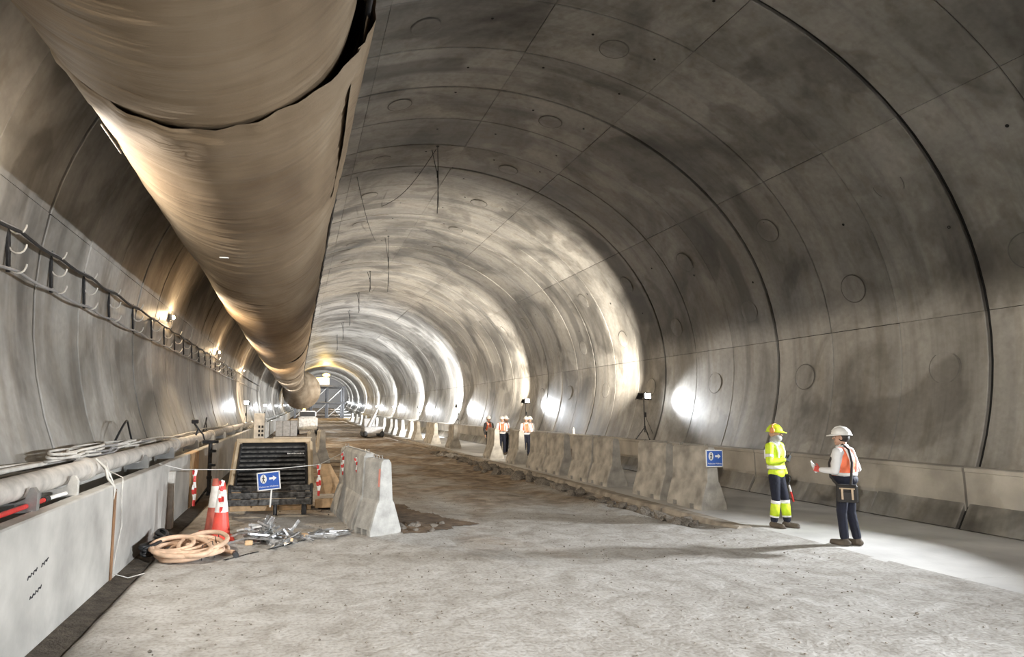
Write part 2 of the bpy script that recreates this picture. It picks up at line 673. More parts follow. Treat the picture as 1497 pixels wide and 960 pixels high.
def panel_geo(mb, d0, d1, y0, y1, dx=0, dz=0, dx1=None, dz1=None, dr=0.0, gap=.006, na=9):
    """one curved panel with turned-back, chamfered edges"""
    if dx1 is None:
        dx1, dz1 = dx, dz
    ga = math.degrees(gap / 7.6)
    d0, d1 = d0 + ga, d1 - ga
    degs = [d0 + (d1 - d0) * j / na for j in range(na + 1)]
    ch = .012
    rows = []
    for y, ddx, ddz in ((y0 + ch, dx, dz), (y1 - ch, dx1, dz1)):
        rows.append([V((sec(d, dr).x + ddx, y, sec(d, dr).z + ddz)) for d in degs])
    n = na + 1
    mb.add(rows[0] + rows[1], [(j, j + 1, n + j + 1, n + j) for j in range(na)], 0, True)
    for r, yy, ddx, ddz in ((0, y0, dx, dz), (1, y1, dx1, dz1)):
        e1 = [V((sec(d, dr + ch).x + ddx, yy, sec(d, dr + ch).z + ddz)) for d in degs]
        e2 = [V((sec(d, dr + .07).x + ddx, yy, sec(d, dr + .07).z + ddz)) for d in degs]
        mb.add(rows[r] + e1, [(j, j + 1, n + j + 1, n + j) for j in range(na)], 0, True)
        mb.add(e1 + e2, [(j, j + 1, n + j + 1, n + j) for j in range(na)], 0, True)
    for d in (d0, d1):
        q = [V((sec(d, k).x + a, y, sec(d, k).z + b)) for y, a, b in ((y0, dx, dz), (y1, dx1, dz1)) for k in (dr, dr + .07)]
        mb.add(q, [(0, 1, 3, 2)], 0)


BANDS = [(-24, 6, 'R'), (6, 35, 'R'), (35, 62, 'C'), (62, 87, 'C'), (87, 114, 'C'), (114, 141, 'C'), (141, 168, 'L'), (168, 204, 'L')]
YEND = 225.0
wall_right = tag(shell(-26, 35, -9, YEND, .065).build('wall_right', GROUT, fix=False), kind='structure')
ceiling = tag(shell(35, 141, -9, YEND, .065).build('ceiling', GROUT, fix=False), kind='structure')
wall_left = tag(shell(141, 206, -9, YEND, .065).build('wall_left', GROUT, fix=False), kind='structure')
PAR = {'R': wall_right, 'C': ceiling, 'L': wall_left}
g_main = .042
w3 = DR / 3
# thin panels (three to a deep joint) near the camera
small = {}
for bi, (d0, d1, side) in enumerate(BANDS):
    for k in range(3):
        mb = MB()
        panel_geo(mb, d0, d1, (g_main if k == 0 else .007), w3 - (g_main if k == 2 else .007))
        small[bi, k] = mb.mesh('lining_panel', LINING, fix=False)
for n_ in range(-3, 7):
    for k in range(3):
        for bi, (d0, d1, side) in enumerate(BANDS):
            o = bpy.data.objects.new('lining_panel', small[bi, k])
            nr = secn((d0 + d1) / 2) * rnd.uniform(-.006, .012)
            link(o, PAR[side], (nr.x, Y1 + n_ * DR + k * w3, nr.z))
NBIG = 17
for n_ in range(7, NBIG):
    y = Y1 + n_ * DR
    for bi, (d0, d1, side) in enumerate(BANDS):
        mb = MB()
        a, b_ = off(y), off(y + DR)
        panel_geo(mb, d0, d1, y + g_main, y + DR - g_main, a[0], a[1], b_[0], b_[1], dr=rnd.uniform(-.02, .012))
        mb.build('lining_panel', LINING, PAR[side], fix=False)
for side in 'RCL':
    mb = MB()
    for n_ in range(NBIG, 40):
        y = Y1 + n_ * DR
        a, b_ = off(y), off(y + DR)
        dr = rnd.uniform(-.03, .01)
        for d0, d1, sd in BANDS:
            if sd == side:
                panel_geo(mb, d0, d1, y + .05, y + DR - .05, a[0], a[1], b_[0], b_[1], dr=dr, na=5)
    tag(mb.build('far_lining_panels', LINING, PAR[side], fix=False), kind='stuff')

# grouted plugs in the panels: alternate rings carry different positions
pm = MB()
pm.lathe([(.325, .0), (.325, .003), (.305, .003), (.305, .001)], 28, m=1, sm=False)
pm.lathe([(.30, .0), (.30, .006), (.294, .008), (.001, .008)], 28, m=0, sm=False)
plug_me = pm.mesh('grout_plug', [LINING, MORTAR])
for k in range(-1, 15):
    y = Y1 + (k + .5) * w3
    for d in ((12.6, 107, 73) if k % 2 else (-1.2, 26.5)):
        side = 'R' if d < 35 else ('C' if d < 141 else 'L')
        o = bpy.data.objects.new('grout_plug', plug_me)
        nr = secn(d)
        p = sec(d) + nr * .013
        link(o, PAR[side], (p.x, y + rnd.uniform(-.1, .1), p.z))
        q = nr.to_track_quat('Z', 'Y')
        o.rotation_euler = q.to_euler()
# small fixing holes
hm = MB().lathe([(.03, 0), (.03, .004), (.018, .004), (.018, .001)], 10).mesh('fixing_hole', GROUT)
for k in range(-1, 12):
    y = Y1 + (k + .3) * w3
    for d in (18 + 5 * (k % 3), 66, 82 - 4 * (k % 2), 96):
        side = 'R' if d < 35 else 'C'
        o = bpy.data.objects.new('fixing_hole', hm)
        nr = secn(d)
        p = sec(d) + nr * .013
        link(o, PAR[side], (p.x, y + rnd.uniform(-.3, .3), p.z), nr.to_track_quat('Z', 'Y').to_euler())

# end wall far away
dx, dz = off(YEND)
mb = MB()
mb.box((XC + dx, YEND, ZC + dz), (17, .3, 16))
tag(mb.build('wall_end', simple('far_rock_face', (.2, .19, .18), .9)), kind='structure')
mb = MB()
mb.box((XC, -9.2, ZC), (18, .3, 17))
tag(mb.build('wall_back', LINING), kind='structure')

# ------------------------------------------------------------------ floor


def fh(x, y):
    dx, dz = off(y)
    z = noise.noise(V((x * .5, y * .35, 3.1))) * .02 + noise.noise(V((x * 2.1, y * 1.7, 7.7))) * .007 + noise.noise(V((x * 7, y * 7, 1.7))) * .005
    # wheel ruts along the haul road
    z -= .035 * math.exp(-((x - 3.3 - .25 * math.sin(y * .13)) / .35) ** 2) * min(1, max(0, (y - 9) / 6))
    z -= .035 * math.exp(-((x - 5.5 - .25 * math.sin(y * .13)) / .35) ** 2) * min(1, max(0, (y - 9) / 6))
    k = min(1, max(0, (y - 10.3) / 1.2))
    z -= .09 * k * math.exp(-((x - 7.25) / .30) ** 2)
    z += .07 * k * math.exp(-((x - 6.55) / .28) ** 2) * (.6 + noise.noise(V((x * 3, y * 2, 0))))
    if y < 11.5 and x > 6.6:
        z += (1 - k) * .055 * min(1, (x - 6.6) / 1.2)
    if x < -1.85:
        z -= .035 * min(1, (-1.85 - x) / .05)
    # earth heaped behind the middle barriers
    z += .06 * math.exp(-((x - 2.0) / .5) ** 2 - ((y - 11.9) / .5) ** 2) * (1 + noise.noise(V((x * 6, y * 6, 2))))
    return z


ys = [-8.0, -4.0, 0.0, 2.0]
y = 3.0
while y < YEND:
    ys.append(y)
    y += max(.055, .0105 * y) if y < 60 else .05 * y
ys.append(YEND)
NX = 140
x0f, x1f = -2.3, 7.95
vs = []
for y in ys:
    dx, dz = off(y)
    for i in range(NX + 1):
        x = x0f + (x1f - x0f) * i / NX
        vs.append((x + dx, y, fh(x, y) + dz))
fs = [(r * (NX + 1) + i, r * (NX + 1) + i + 1, (r + 1) * (NX + 1) + i + 1, (r + 1) * (NX + 1) + i) for r in range(len(ys) - 1) for i in range(NX)]
mb = MB()
mb.add(vs, fs, 0, True)
floor = tag(mb.build('floor', FLOORM, fix=False), kind='structure')
# gutter strip of dark dirt at the foot of the left wall
mb = MB()
yy = [3 + i * .5 for i in range(120)]
vs = []
for y in yy:
    vs += [(-2.25, y, .012), (-1.93 + .05 * noise.noise(V((0, y * 1.3, 0))), y, fh(-1.93, y) + .012)]
mb.add(vs, [(2 * i, 2 * i + 1, 2 * i + 3, 2 * i + 2) for i in range(len(yy) - 1)])
mb.build('gutter_dirt', DIRT, floor)

# dark earth beside the middle barriers, with their cast shadow painted in
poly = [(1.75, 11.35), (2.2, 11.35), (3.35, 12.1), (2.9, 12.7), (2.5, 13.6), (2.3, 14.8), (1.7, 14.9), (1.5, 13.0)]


def inside(x, y, P):
    c = False
    for i in range(len(P)):
        (xa, ya), (xb, yb) = P[i], P[i - 1]
        if (ya > y) != (yb > y) and x < (xb - xa) * (y - ya) / (yb - ya) + xa:
            c = not c
    return c


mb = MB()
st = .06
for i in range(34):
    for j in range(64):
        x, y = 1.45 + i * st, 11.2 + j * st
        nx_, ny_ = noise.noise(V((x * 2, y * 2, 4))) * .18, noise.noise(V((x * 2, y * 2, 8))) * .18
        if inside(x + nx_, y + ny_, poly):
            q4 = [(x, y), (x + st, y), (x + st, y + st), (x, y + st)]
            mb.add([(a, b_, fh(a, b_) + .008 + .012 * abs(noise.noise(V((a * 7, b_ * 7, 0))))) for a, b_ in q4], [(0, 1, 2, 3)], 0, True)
mb.build('earth_shadow_patch', simple('shadow_brown_earth', (.15, .105, .068), .95, var=.4, scale=6, bump=.7), floor)

# walkway slab along the right side, cast in bays
slab_root = tag(empty('floor_walkway', (0, 0, 0)), kind='structure')


def run(y0, y1):
    a, b_ = off(y0), off(y1)
    return a, b_


def bay(mb, poly, y0, y1, m=0):
    (ax, az), (bx, bz) = run(y0, y1)
    n = len(poly)
    vs = [(x + ax, y0, z + az) for x, z in poly] + [(x + bx, y1, z + bz) for x, z in poly]
    fs = [tuple(range(n)), tuple(range(2 * n - 1, n - 1, -1))]
    for i in range(n):
        j = (i + 1) % n
        fs.append((i, i + n, j + n, j))
    return mb.add(vs, fs, m)


y = -4.0
while y < YEND - 3:
    L_ = 5.4 if y < 60 else 10.8
    mb = MB()
    bay(mb, [(7.80, -.2), (11.6, -.2), (11.6, .05), (7.84, .05), (7.80, .03)], y + .006, min(YEND, y + L_) - .006)
    mb.build('walkway_slab', SLAB, slab_root)
    y += L_
# kerb beam, broken into lengths
kerb = tag(empty('trim_1', (0, 0, 0)), kind='structure')
y = 10.45
i = 0
while y < 120:
    L_ = 2.4 + .8 * rnd.random()
    if y > 50:
        L_ = 9
    mb = MB()
    j = rnd.uniform(-.02, .02)
    bay(mb, [(7.56 + j, -.18), (7.84 + j, -.18), (7.84 + j, .06), (7.80 + j, .075), (7.60 + j, .075), (7.56 + j, .055), (7.545 + j, -.03), (7.50 + j, -.04), (7.50 + j, -.18)], y + .012, y + L_ - .012)
    mb.build('kerb_beam', KERB, kerb)
    y += L_
    i += 1

# low wall right: precast panels with a ledge up to the lining
lwr = empty('wall_right_lower', (0, 0, 0))
tag(lwr, kind='structure')
y = Y1 - 3 * DR
while y < YEND - 4:
    L_ = DR if y < 90 else DR * 3
    mb = MB()
    bay(mb, [(11.40, 0.0), (11.62, 0.0), (11.62, 1.02), (12.3, 1.02), (12.3, 1.10), (11.41, 1.10), (11.385, 1.085), (11.385, 1.03), (11.40, 1.015)], y + .022, y + L_ - .022)
    mb.build('precast_panel', CONC_R, lwr)
    y += L_
mb = MB()
for y in [-6 + 10 * i for i in range(23)]:
    bay(mb, [(11.46, 0), (12.2, 0), (12.2, 1.0), (11.46, 1.0)], y, y + 10)
mb.build('backing', GROUT, lwr)

# low wall left: thin upstand with a trough behind it
lwl = empty('wall_left_lower', (0, 0, 0))
tag(lwl, kind='structure')
joints = [-3.0, 1.9, 5.5, 9.1, 12.7, 15.2, 16.4, 20.0, 23.6, 27.2, 30.8, 34.4, 38, 45, 52, 60, 75, 90, 110, 135, 165, 200, 224]
for a, b_ in zip(joints[:-1], joints[1:]):
    mb = MB()
    j = rnd.uniform(-.012, .012)
    bay(mb, [(-2.38, -.1), (-2.21 + j, -.1), (-2.21 + j, 1.145), (-2.225 + j, 1.16), (-2.365, 1.16), (-2.38, 1.145)], a + .008, b_ - .008)
    mb.build('precast_panel', TIMBER if a == 15.2 else CONC, lwl)
mb = MB()
for y in [-6 + 10 * i for i in range(23)]:
    bay(mb, [(-2.37, -.1), (-3.9, -.1), (-3.9, .98), (-2.37, .98)], y, y + 10)
mb.build('trough_floor', CONC, lwl)
mb = MB()
for y in [-6 + 10 * i for i in range(23)]:
    bay(mb, [(-2.74, .9), (-3.6, .9), (-3.6, 1.30), (-2.74, 1.30)], y, y + 10)
mb.build('cable_ledge', CONC, lwl)
# rust-stained strip over a joint, pale post beyond
MB().box((-2.2, 9.1, .55), (.012, .09, 1.1)).build('rusty_strip', simple('rust', (.22, .12, .06), .8, var=.4), lwl)
MB().cbox((-2.16, 12.75, .5), (.10, .16, 1.0), .01).build('joint_post', OFFW, lwl)
# pencil marks on the near panel
mb = MB()
for (yy0, zz0, n_) in ((6.42, .66, 5), (6.72, .70, 4), (6.50, .47, 6)):
    pts = []
    for i in range(n_ * 4):
        pts.append((-2.205, yy0 + i * .011, zz0 + .02 * math.sin(i * 1.7 + n_) * math.sin(i * .6 + 1) + .002 * i))
    mb.tube(pts, .0035, 4)
mb.build('scribbled_marks', INK, lwl)

# ------------------------------------------------------------------ ventilation duct
DX, DZ, DRAD = -.93, 5.98, 1.43
duct = tag(empty('ventilation_duct', (0, 0, 0)), 'huge tan fabric ventilation duct hanging under the left of the tunnel crown', 'duct')


def duct_section(y0, y1, r, ny, nth, cx=0.0, cz=0.0, seed=0.0, amp=1.0, bulge=.05, fade0=True):
    mb = MB()
    rings = []
    for i in range(ny + 1):
        t = i / ny
        y = y0 + (y1 - y0) * t
        dx, dz = off(y)
        ring = []
        for j in range(nth):
            a = 2 * PI * j / nth
            ca, sa = math.cos(a), math.sin(a)
            low = max(0.0, -sa)
            rr = r * (1 + bulge * math.sin(PI * min(1, max(0, t))) - .012)
            k = noise.noise(V((ca * 1.2 + seed, y * 5.5, sa * 1.2)))
            k2 = noise.noise(V((ca * .7 + seed * 2, y * 13.0 + ca * 1.5, sa * .7)))
            k3 = noise.noise(V((ca * 1.5, y * .7 + seed, sa * 1.5)))
            rr += amp * (.016 * k + .009 * k2 * (0.4 + low) + .03 * k3)
            # seams every couple of metres pull the cloth in
            q = (y - y0) % 2.3
            rr -= .022 * amp * math.exp(-((q - 1.15) / .05) ** 2)
            sag = .05 * low
            ring.append((DX + cx + dx + rr * ca, y, DZ + cz + dz + rr * sa - sag))
        rings.append(ring)
    mb.loft(rings, cap=False)
    return mb.build('duct_section', FABRIC, duct, fix=True)


duct_section(-7, 2.5, 1.43, 40, 48, seed=1)
duct_section(2.5, 6.0, 1.42, 150, 128, -.04, 0, 4.2, 1.0, .035)
duct_section(5.95, 15.5, 1.44, 260, 112, .03, -.03, 9.1, 1.0, .02)
duct_section(15.45, 25.5, 1.44, 150, 80, 0, -.02, 3.3, 1.3, .03)
yy = 25.5
i = 0
while yy < 100:
    duct_section(yy - .05, yy + 10, 1.44, 60, 56, 0, -.02 * (i % 2), 5.7 + i, 1.5, .035)
    yy += 10
    i += 1
# ragged collar where the near length is tied to the next, hanging open on the right
mb = MB()
rings = []
for i, (y, rr, ox) in enumerate(((5.80, 1.405, -.01), (5.86, 1.445, .0), (5.98, 1.468, .02), (6.15, 1.468, .03), (6.45, 1.452, .03))):
    ring = []
    for j in range(96):
        a = 2 * PI * j / 96
        r = rr + .018 * noise.noise(V((math.cos(a) * 5, y * 5, math.sin(a) * 5))) + .012 * math.sin(a * 23 + y * 6)
        r += .11 * math.exp(-((a - (2 * PI - .30)) / .42) ** 2) * (1 - i / 4.0)
        yo = .10 * math.cos(a * 1.0 + .4) + .025 * math.sin(a * 5)
        ring.append((DX + ox + r * math.cos(a), y - yo * (1 - i / 4.0), DZ - .02 + r * math.sin(a) - .05 * max(0, -math.sin(a))))
    rings.append(ring)
mb.loft(rings, cap=False)
mb.build('collar', FABRIC, duct)
# loose flap of cloth hanging outside on the right of the joint
mb = MB()
vs = []
for i in range(26):
    t = i / 25
    y = 5.7 + 4.5 * t
    for j in range(9):
        s_ = j / 8
        wdt = .62 * (1 - t) ** .7
        a = math.radians(2 - 26 * s_)
        r = 1.475 + .05 * (1 - t) * math.sin(s_ * PI) + .012 * math.sin(s_ * 17 + y * 2)
        vs.append((DX + .05 + r * math.cos(a) * (1 + 0 * wdt), y, DZ + r * math.sin(a)))
mb.add(vs, [(i * 9 + j, i * 9 + j + 1, (i + 1) * 9 + j + 1, (i + 1) * 9 + j) for i in range(25) for j in range(8)], 0, True)
o = mb.build('loose_flap', FABRIC, duct, fix=False)
# dark hem with hanger rope along the right flank, hooks every metre
mb = MB()
pts = []
y = 5.0
while y < 98:
    dx, dz = off(y)
    a = math.radians(-7 + 1.5 * math.sin(y * .8))
    pts.append((DX + dx + 1.495 * math.cos(a), y, DZ + dz + 1.495 * math.sin(a)))
    y += .5
mb.tube(pts, .032, 6)
mb.build('hem_rope', BLACK, duct)
hk = MB().tube([(0, 0, 0), (.03, 0, .10), (.0, 0, .25), (-.08, 0, .45)], .012, 5).mesh('hem_hook', BLACK)
y = 6.0
while y < 40:
    dx, dz = off(y)
    o = bpy.data.objects.new('hem_hook', hk)
    link(o, duct, (DX + 1.50, y, DZ - .19))
    y += 1.15
# repair patches and tags
MB().cbox((DX + .03 - 1.47 * math.cos(.62), 7.6, DZ - .05 - 1.47 * math.sin(.62)), (.016, .5, .16), .004, Matrix.Rotation(-.62, 3, 'Y')).build('grey_patch', CABLE_G, duct)
MB().cbox((DX - .25, 10.6, DZ - 1.515), (.14, .06, .012), .004).build('white_tag', WHITE, duct)
# hanger chains from the crown to the duct top
hg = MB().tube([(0, 0, 0), (0, 0, 1.0)], .012, 5)
for y in (4, 8, 12, 16, 20, 26, 32):
    top = None
    p1 = V((DX, y, DZ + 1.42))
    # crown height at x
    d = 150.0
    while sec(d).x < DX:
        d -= .5
    MB().tube([p1, (DX, y, sec(d).z)], .012, 5).build('hanger_chain', BLKMET, duct)
# far duct mouth: wide transition piece
mb = MB()
rings = []
for y, r, xo, zo in ((99, 1.45, 0, 0), (104, 1.9, .4, -.2), (110, 3.0, 1.0, -.9), (111, 3.1, 1.0, -1.0)):
    dx, dz = off(y)
    rings.append([(DX + xo + dx + r * math.cos(2 * PI * j / 40), y, DZ + zo + dz + r * math.sin(2 * PI * j / 40)) for j in range(40)])
mb.loft(rings, cap=True)
mb.build('transition_mouth', FABRIC, duct)

# ------------------------------------------------------------------ tripod lamps


def tripod_lamp(x, y, z, h, label, warm=WARM, cool=COOL, side=1, pf=1.0, pb=1.0, aim_=(-.50, .82, .10), spread=150, group='tripod floodlights along the tunnel sides'):
    """side = 1: stands against the right lining; -1: against the left"""
    dx, dz = off(y)
    t = tag(empty('tripod_floodlight', (x + dx, y, z + dz)), label, 'floodlight', group)
    for k in range(3):
        a = 2 * PI * k / 3 + .5
        l = MB().tube([(0, 0, .42), (.30 * math.cos(a), .30 * math.sin(a), .012)], .014, 6).build('leg', BLKMET, t)
        MB().ell((.30 * math.cos(a), .30 * math.sin(a), .018), (.024, .024, .018), nu=8, nv=5).build('rubber_foot', BLACK, l)
    MB().tube([(0, 0, .25), (0, 0, h)], .018, 8).build('pole', BLKMET, t)
    MB().lathe([(.032, .36), (.032, .46)], 10).build('collar', BLKMET, t)
    MB().box((0, 0, h), (.05, .62, .035)).build('crossbar', BLKMET, t)
    MB().cbox((.03 * side, 0, h * .62), (.08, .06, .16), .01).build('switch_box', BLACK, t)
    MB().tube([(.05 * side, 0, h * .56), (.14 * side, -.12, h * .3), (.22 * side, -.25, .03), (.3 * side, -.6, .012)], .008, 5).build('cable', BLACK, t)
    for sgn, col, em, aim in ((1, warm, E_COOL if warm is COOL else E_WARM, V((aim_[0] * side, aim_[1], aim_[2]))), (-1, cool, E_COOL, V((.24 * side, -1.0, .0)))):
        c = V((0, .24 * sgn, h + .12))
        q = aim.normalized().to_track_quat('Y', 'Z').to_matrix()
        head = MB().cbox((0, 0, 0), (.30, .07, .22), .015)
        hd = head.build('lamp_head', BLKMET, t, c, q.to_euler())
        MB().cbox((0, .038, 0), (.25, .012, .17), .004).build('lens', em, hd)
        for s2 in (-1, 1):
            MB().box((s2 * .165, 0, -.06), (.012, .03, .16)).build('yoke_arm', BLKMET, hd)
        p = c + aim.normalized() * .075
        if sgn == 1:
            lamp_obj('flood_light', 'AREA', P_FLOOD * pf, col, t, p, aim, shape='RECTANGLE', size=.28, size_y=.2, spread=math.radians(spread))
        elif pb > 0:
            lamp_obj('beam_light', 'SPOT', P_BEAM * pb, col, t, p, aim, spot_size=math.radians(70), spot_blend=.85, shadow_soft_size=.08)
    return t


RL = 11.62
tripod_lamp(RL, -4.0, 1.10, 1.36, 'unseen tripod floodlight added on the right ledge behind the viewer', warm=COOL, pf=.75, pb=0, aim_=(-.66, .72, -.28), spread=62)  # unseen lamp added as fill for barriers, near floor and left wall
tripod_lamp(RL, 8.1, 1.10, 1.36, 'tripod floodlight on the right ledge beside the man in the white helmet', warm=COOL, pf=.42, pb=.15, aim_=(-.95, .12, -.06), spread=100)
tripod_lamp(RL, 20.7, 1.10, 1.36, 'tripod floodlight on the right ledge behind the nearest row of barriers', warm=SOFT, pf=1.7, pb=.7, aim_=(-.40, .82, .46), spread=112)
tripod_lamp(RL, 32.7, 1.10, 1.36, 'tripod floodlight on the right ledge behind the far group of workers', warm=SOFT, pf=1.7, pb=.7, aim_=(-.40, .82, .46), spread=112)
for i, y in enumerate((47.5, 63.5, 82.6, 103, 126, 150, 178, 205)):
    tripod_lamp(RL, y, 1.10, 1.2, 'cool white tripod floodlight far down the right ledge, %s beyond the group of workers' % ORD[i], warm=COOL, pf=3.4, pb=1.0, aim_=(-.50, .82, .28))
for i, y in enumerate((38.5, 60, 85, 115, 150, 190)):
    tripod_lamp(-2.75, y, 1.0, 1.4, 'tripod floodlight on the far left ledge, %s from the camera' % ORD[i], warm=WARM if i == 0 else COOL, side=-1, pf=.8, pb=.4)

# ------------------------------------------------------------------ left lining: cable brackets, cables, bulkhead lamps
br = empty('cable_bracket', (0, 0, 0))
MB().cbox((.02, 0, 0), (.04, .05, .60), .006).build('back_strip', BLKMET, br)
for zz in (.24, .0, -.24):
    pts = [(.03, 0, zz)]
    for k in range(9):
        a = math.radians(-90 + 20 * k - 40)
        pts.append((.14 + .10 * math.cos(a), 0, zz + .0 + .10 * math.sin(a)))
    pts = [(.03, 0, zz), (.06, 0, zz - .05), (.10, 0, zz - .075), (.15, 0, zz - .075), (.19, 0, zz - .05), (.215, 0, zz), (.22, 0, zz + .03)]
    MB().tube(pts, .012, 6).build('hook', OFFW, br)
by = [7.1, 8.5, 9.9, 11.35, 12.8, 14.6, 16.4, 17.9, 19.4, 20.9, 22.5, 24.1, 25.7, 27.3, 28.9, 30.5, 32.2, 34, 36]
for i, y in enumerate(by):
    o = br if i == 0 else copy_tree(br)
    o.location = (sec(173.3).x + .02, y, 4.0)
    o.rotation_euler = (0, math.radians(-4), 0)
    tag(o, 'steel cable bracket with pale hooks, %s from the left picture edge' % ORD[i], 'bracket', 'cable brackets on the left lining')
for nm, zz, xx, lab, r, mt in (('cable', 4.19, .16, 'dark cable lying in the upper bracket hooks on the left lining', .022, BLACK),
                               ('cable', 4.23, .12, 'thinner dark cable behind the first in the upper hooks of the left lining', .016, CABLE_G),
                               ('cable', 3.72, .15, 'grey cable lying in the lower bracket hooks on the left lining', .020, CABLE_G)):
    pts = []
    y = 4.0
    while y < 60:
        # sag between brackets
        j = max(0, sum(1 for b_ in by if b_ <= y) - 1)
        a = by[j]
        b_ = by[j + 1] if j + 1 < len(by) else a + 2
        t = min(1, max(0, (y - a) / (b_ - a)))
        dx, dz = off(y)
        pts.append((sec(173).x + xx + .01 * math.sin(y * 3) + dx, y, zz - .04 * math.sin(PI * t) + dz))
        y += .25
    tag(MB().tube(pts, r, 6).build(nm, mt), lab, 'cable')
for i, (y, lab) in enumerate(((7.4, 'bulkhead lamp glaring on the left lining at the picture edge'), (18.2, 'warm bulkhead lamp above the cable brackets in mid distance'),
                              (28.8, 'warm bulkhead lamp above the cable brackets, farther of the two in full view'), (42, 'small bulkhead lamp far along the left lining'),
                              (-3.2, 'unseen bulkhead lamp added on the left lining behind the viewer'))):  # last one is an unseen added lamp, boosted to fill the right wall
    t = tag(empty('bulkhead_lamp', (sec(169.5).x + .03, y, sec(169.5).z)), lab, 'lamp', 'bulkhead lamps on the left lining')
    MB().cbox((.05, 0, 0), (.08, .22, .14), .015).build('housing', GREYMET, t)
    MB().tube([(.05, 0, -.07), (.07, .02, -.2), (.06, .0, -.33)], .012, 6).build('cable', BLACK, t)
    MB().ell((.10, 0, 0), (.035, .09, .055), nu=12, nv=8).build('lens', E_WARM if i in (1, 2, 3) else E_COOL, t)
    lamp_obj('bulkhead_light', 'SPOT', P_BULK * (.40, .4, .4, .4, 2.3)[i], WARM if i in (1, 2, 3) else (1, .95, .87), t, (.19, 0, -.02), ((.93, .22, -.30), (.88, .10, -.46), (.88, .10, -.46), (.88, .10, -.46), (.76, .64, -.12))[i],
             spot_size=math.radians((128, 146, 146, 146, 96)[i]), spot_blend=(.4, .25, .25, .25, .7)[i], shadow_soft_size=.06)
    lamp_obj('bulkhead_spill', 'POINT', P_BULK * (.014 if i in (0, 4) else .03), (1, .72, .42) if i in (1, 2, 3) else (1, .9, .75), t, (.16, 0, .0), (1, 0, 0), shadow_soft_size=.04)

# ------------------------------------------------------------------ pipe and cables on the left ledge
pp = tag(empty('water_pipe', (-2.56, 0, 1.36)), 'long dusty pipe running along the left ledge above the low wall', 'pipe')
yy = [3.0, 9.0, 15.2, 21.4, 27.6, 33.8, 40]
for a, b_ in zip(yy[:-1], yy[1:]):
    MB().tube([(0, a, 0), (0, b_, 0)], .115, 20).build('pipe_length', PIPEM, pp)
for a in yy[1:-1]:
    MB().lathe([(.14, -.09), (.14, .09)], 20, rot=Matrix.Rotation(PI / 2, 3, 'X'), c=(0, a, 0)).build('coupling', PIPEM, pp)
for i, y in enumerate((6.9, 8.05, 11.6, 13.9, 17.2, 20.4, 23.6, 27, 30.4)):
    t = tag(empty('pipe_support', (-2.45, y, 1.15)), 'steel bracket holding the long pipe on the left low wall, %s from the camera' % ORD[i], 'bracket', 'pipe supports on the left low wall')
    mb = MB()
    mb.prism([(-.22, 0), (.12, 0), (.12, .17), (.085, .22), (.055, .22), (.02, .12), (-.06, .085), (-.22, .085)], -.035, .035)
    mb.build('saddle_plate', OFFW if i in (1,) else GREYMET, t)
    MB().box((-.06, 0, .008), (.30, .16, .016)).build('foot_plate', GREYMET, t)
    MB().box((-.22, 0, .10), (.03, .05, .30)).build('back_post', GREYMET, t)
for i in range(9):
    pts = []
    y = 4.0 + rnd.random()
    ph = rnd.random() * 9
    xx = -2.77 - .012 * i
    while y < (14.5 if i < 6 else 30):
        lift = .05 * (i % 3) + .02 * (i // 3)
        pts.append((xx + .045 * math.sin(y * 1.1 + ph) + .025 * math.sin(y * 2.9 + ph * 2), y, 1.335 + lift + .05 * max(0, math.sin(y * .8 + ph))))
        y += .15
    tag(MB().tube(pts, (.024, .018, .028, .020, .016, .022, .024, .02, .018)[i], 6).build('power_cable', (CABLE_W, CABLE_G, CABLE_W, CABLE_W, CABLE_W, CABLE_G, BLACK, CABLE_G, CABLE_W)[i]),
        'power cable in the loose bundle behind the long pipe on the left ledge', 'cable', 'loose cables behind the left pipe')
for i in range(5):   # loose coils near the front
    pts = []
    c = V((-2.73, 8.9 + .75 * i, 1.50 + .02 * (i % 2)))
    for k in range(56):
        a = k * .34
        pts.append((c.x + (.12 + .02 * math.sin(k * .7)) * math.cos(a), c.y + (.55 + .12 * math.sin(k * .5 + i)) * math.sin(a), c.z + .045 * math.sin(a * .5 + i) + .0012 * k))
    tag(MB().tube(pts, .017, 6).build('coiled_cable', CABLE_W if i != 2 else CABLE_G), 'coil of cable slung over the pipe on the left ledge, %s from the camera' % ORD[i], 'cable', 'coils on the left ledge')
for i, (y, r, lab) in enumerate(((12.2, .55, 'black cable arching in a high loop against the left lining'), (22.5, .5, 'black cable loop standing against the left lining farther along'))):
    pts = [(-2.86 + .05 * math.sin(k * .3), y + (k / 18 - .5) * 1.9 * (.9 if i == 0 else .7), 1.36 + r * math.sin(PI * k / 18) ** .7) for k in range(19)]
    tag(MB().tube(pts, .018, 6).build('cable_loop', BLACK), lab, 'cable')
t = tag(empty('striped_pole', (-2.42, 6.0, 1.185)), 'red and white pole lying on top of the near left low wall', 'pole')
MB().tube([(0, .2, .02), (0, 1.3, .02)], .024, 10).build('red_shaft', RED, t)
MB().tube([(0, 1.3, .02), (0, 1.42, .02)], .03, 10).build('black_ferrule', BLACK, t)
MB().tube([(0, 1.42, .02), (0.03, 1.85, .02)], .02, 10).build('white_end', WHITE, t)
